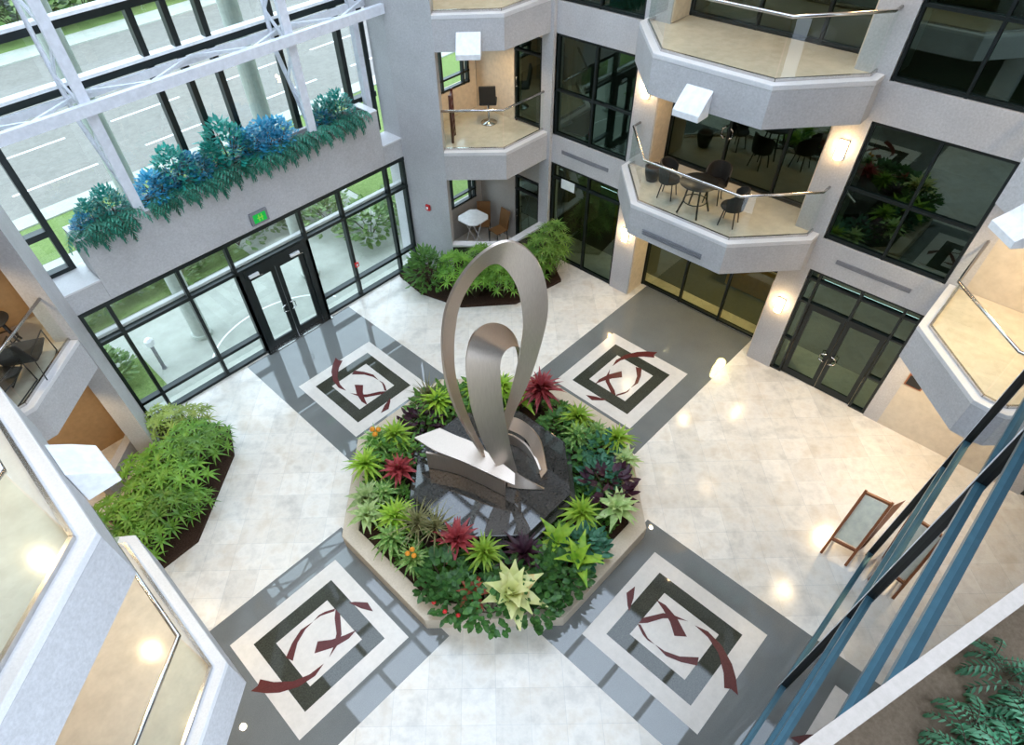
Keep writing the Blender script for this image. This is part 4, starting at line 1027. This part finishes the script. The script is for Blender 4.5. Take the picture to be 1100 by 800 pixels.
# small wall things
g = MB(); g.box(7.7, 7.728, -5.78, -5.42, 1.38, 1.7); g.box(7.694, 7.7, -5.75, -5.45, 1.41, 1.67, 1)
tag(g.build('wall_plaque', [M['wood'], M['black']]), 'small dark framed plaque on the beige wall right of the doors', 'plaque')
t = thing('fire_alarm', 'small red fire alarm on the back left stone pier', 'fire alarm', (4.79, 7.2, 2.1))
dn = Vector((-1.4, -.3, 0)).normalized(); dl = Vector((.3, -1.4, 0)).normalized(); c = Vector((4.79, 7.2, 2.1))
g = MB(); g.loft([[c+dl*a+dn*d+Vector((0, 0, z)) for a, z in ((-.07, 0), (.07, 0), (.07, .16), (-.07, .16))] for d in (.005, .06)]); g.build('body', M['red'], t)
g = MB(); g.loft([[c+dl*a+dn*d+Vector((0, 0, z)) for a, z in ((-.03, .05), (.03, .05), (.03, .11), (-.03, .11))] for d in (.061, .085)]); g.build('strobe', M['white'], t)
g = MB(); g.box(2.33, 2.45, WY-.05, WY-.004, 1.08, 1.22); g.box(2.36, 2.42, WY-.056, WY-.05, 1.12, 1.18, 1)
tag(g.build('pull_station', [M['red'], M['white']]), 'small red pull station on the entrance glass mullion', 'fire alarm')
g = MB(); g.box(7.755, 7.765, 4.2, 4.68, 2.44, 2.72)
tag(g.build('paper_sign', M['paper']), 'white paper sign on the dark ground window, back right', 'sign')

# warm light inside the ground floor room behind the lower right bay
t = thing('room_lamp', 'round ceiling lamp in the room behind the ground floor bay', 'ceiling lamp', (10, -.6, 3.0))
g = MB(); g.lathe([(.001, 3.0), (.2, 3.0), (.22, 3.2), (.22, 3.6)], 16, (10, -.6, 0)); g.build('lamp_shade', M['warmdim'], t)
point('bulb', (10, -.6, 2.8), 60, (1, .75, .3), .15, t)

# furniture in the lit room
t = thing('reception_counter', 'wooden counter in the yellow-lit room behind the ground floor bay', 'counter', (10.3, -.9, 0))
g = MB(); g.box(10.1, 10.6, -1.8, .1, .0, 1.0); g.build('body', M['brown_panel'], t); g = MB(); g.box(10.02, 10.66, -1.88, .18, 1.0, 1.05); g.build('worktop', M['beige'], t)
t = thing('shelf_unit', 'tall yellow wooden shelf unit in the lit room behind the ground floor bay', 'shelves', (11.8, -.6, 0))
g = MB(); g.box(12.1, 12.15, -2, 1, 0, 2.4); g.build('back_panel', M['brown_panel'], t)
for y in (-2, -1, 0, 1): g = MB(); g.box(11.7, 12.09, y-.02, y+.02, 0, 2.4); g.build('side_panel', M['brown_panel'], t)
for z in (.1, .7, 1.3, 1.9, 2.38): g = MB(); g.box(11.72, 12.09, -1.97, .97, z-.015, z+.015); g.build('shelf', M['beige'], t)
# ------------------------------------------------------------------ sky, portal, camera
w = bpy.data.worlds.new('World'); SC.world = w; w.use_nodes = True
nt = w.node_tree; nt.nodes.clear(); wo = nt.nodes.new('ShaderNodeOutputWorld'); bg = nt.nodes.new('ShaderNodeBackground')
bg.inputs[0].default_value = (.68, .82, 1.0, 1); bg.inputs[1].default_value = 7.0; nt.links.new(bg.outputs[0], wo.inputs[0])
cam = bpy.data.cameras.new('Camera'); co = bpy.data.objects.new('Camera', cam); COL.objects.link(co); SC.camera = co
co.location = (-5.472, -5.888, 11.898)
co.rotation_euler = (CRX, CRY, CRZ) if 'CRX' in globals() else (.719, .044, -.788)
cam.sensor_fit = 'HORIZONTAL'; cam.sensor_width = 36.; cam.lens = 669.764/1100*36
cam.shift_x = (550-519.558)/1100; cam.shift_y = (441.437-400)/1100; cam.clip_start = .05; cam.clip_end = 300
vs = SC.view_settings; vs.view_transform = 'Standard'; vs.look = 'None'; vs.gamma = 1.; vs.exposure = -.58; vs.use_curve_mapping = False
cy = SC.cycles; cy.use_denoising = True; cy.max_bounces = 10; cy.diffuse_bounces = 5; cy.glossy_bounces = 5; cy.transparent_max_bounces = 20; cy.sample_clamp_indirect = 6
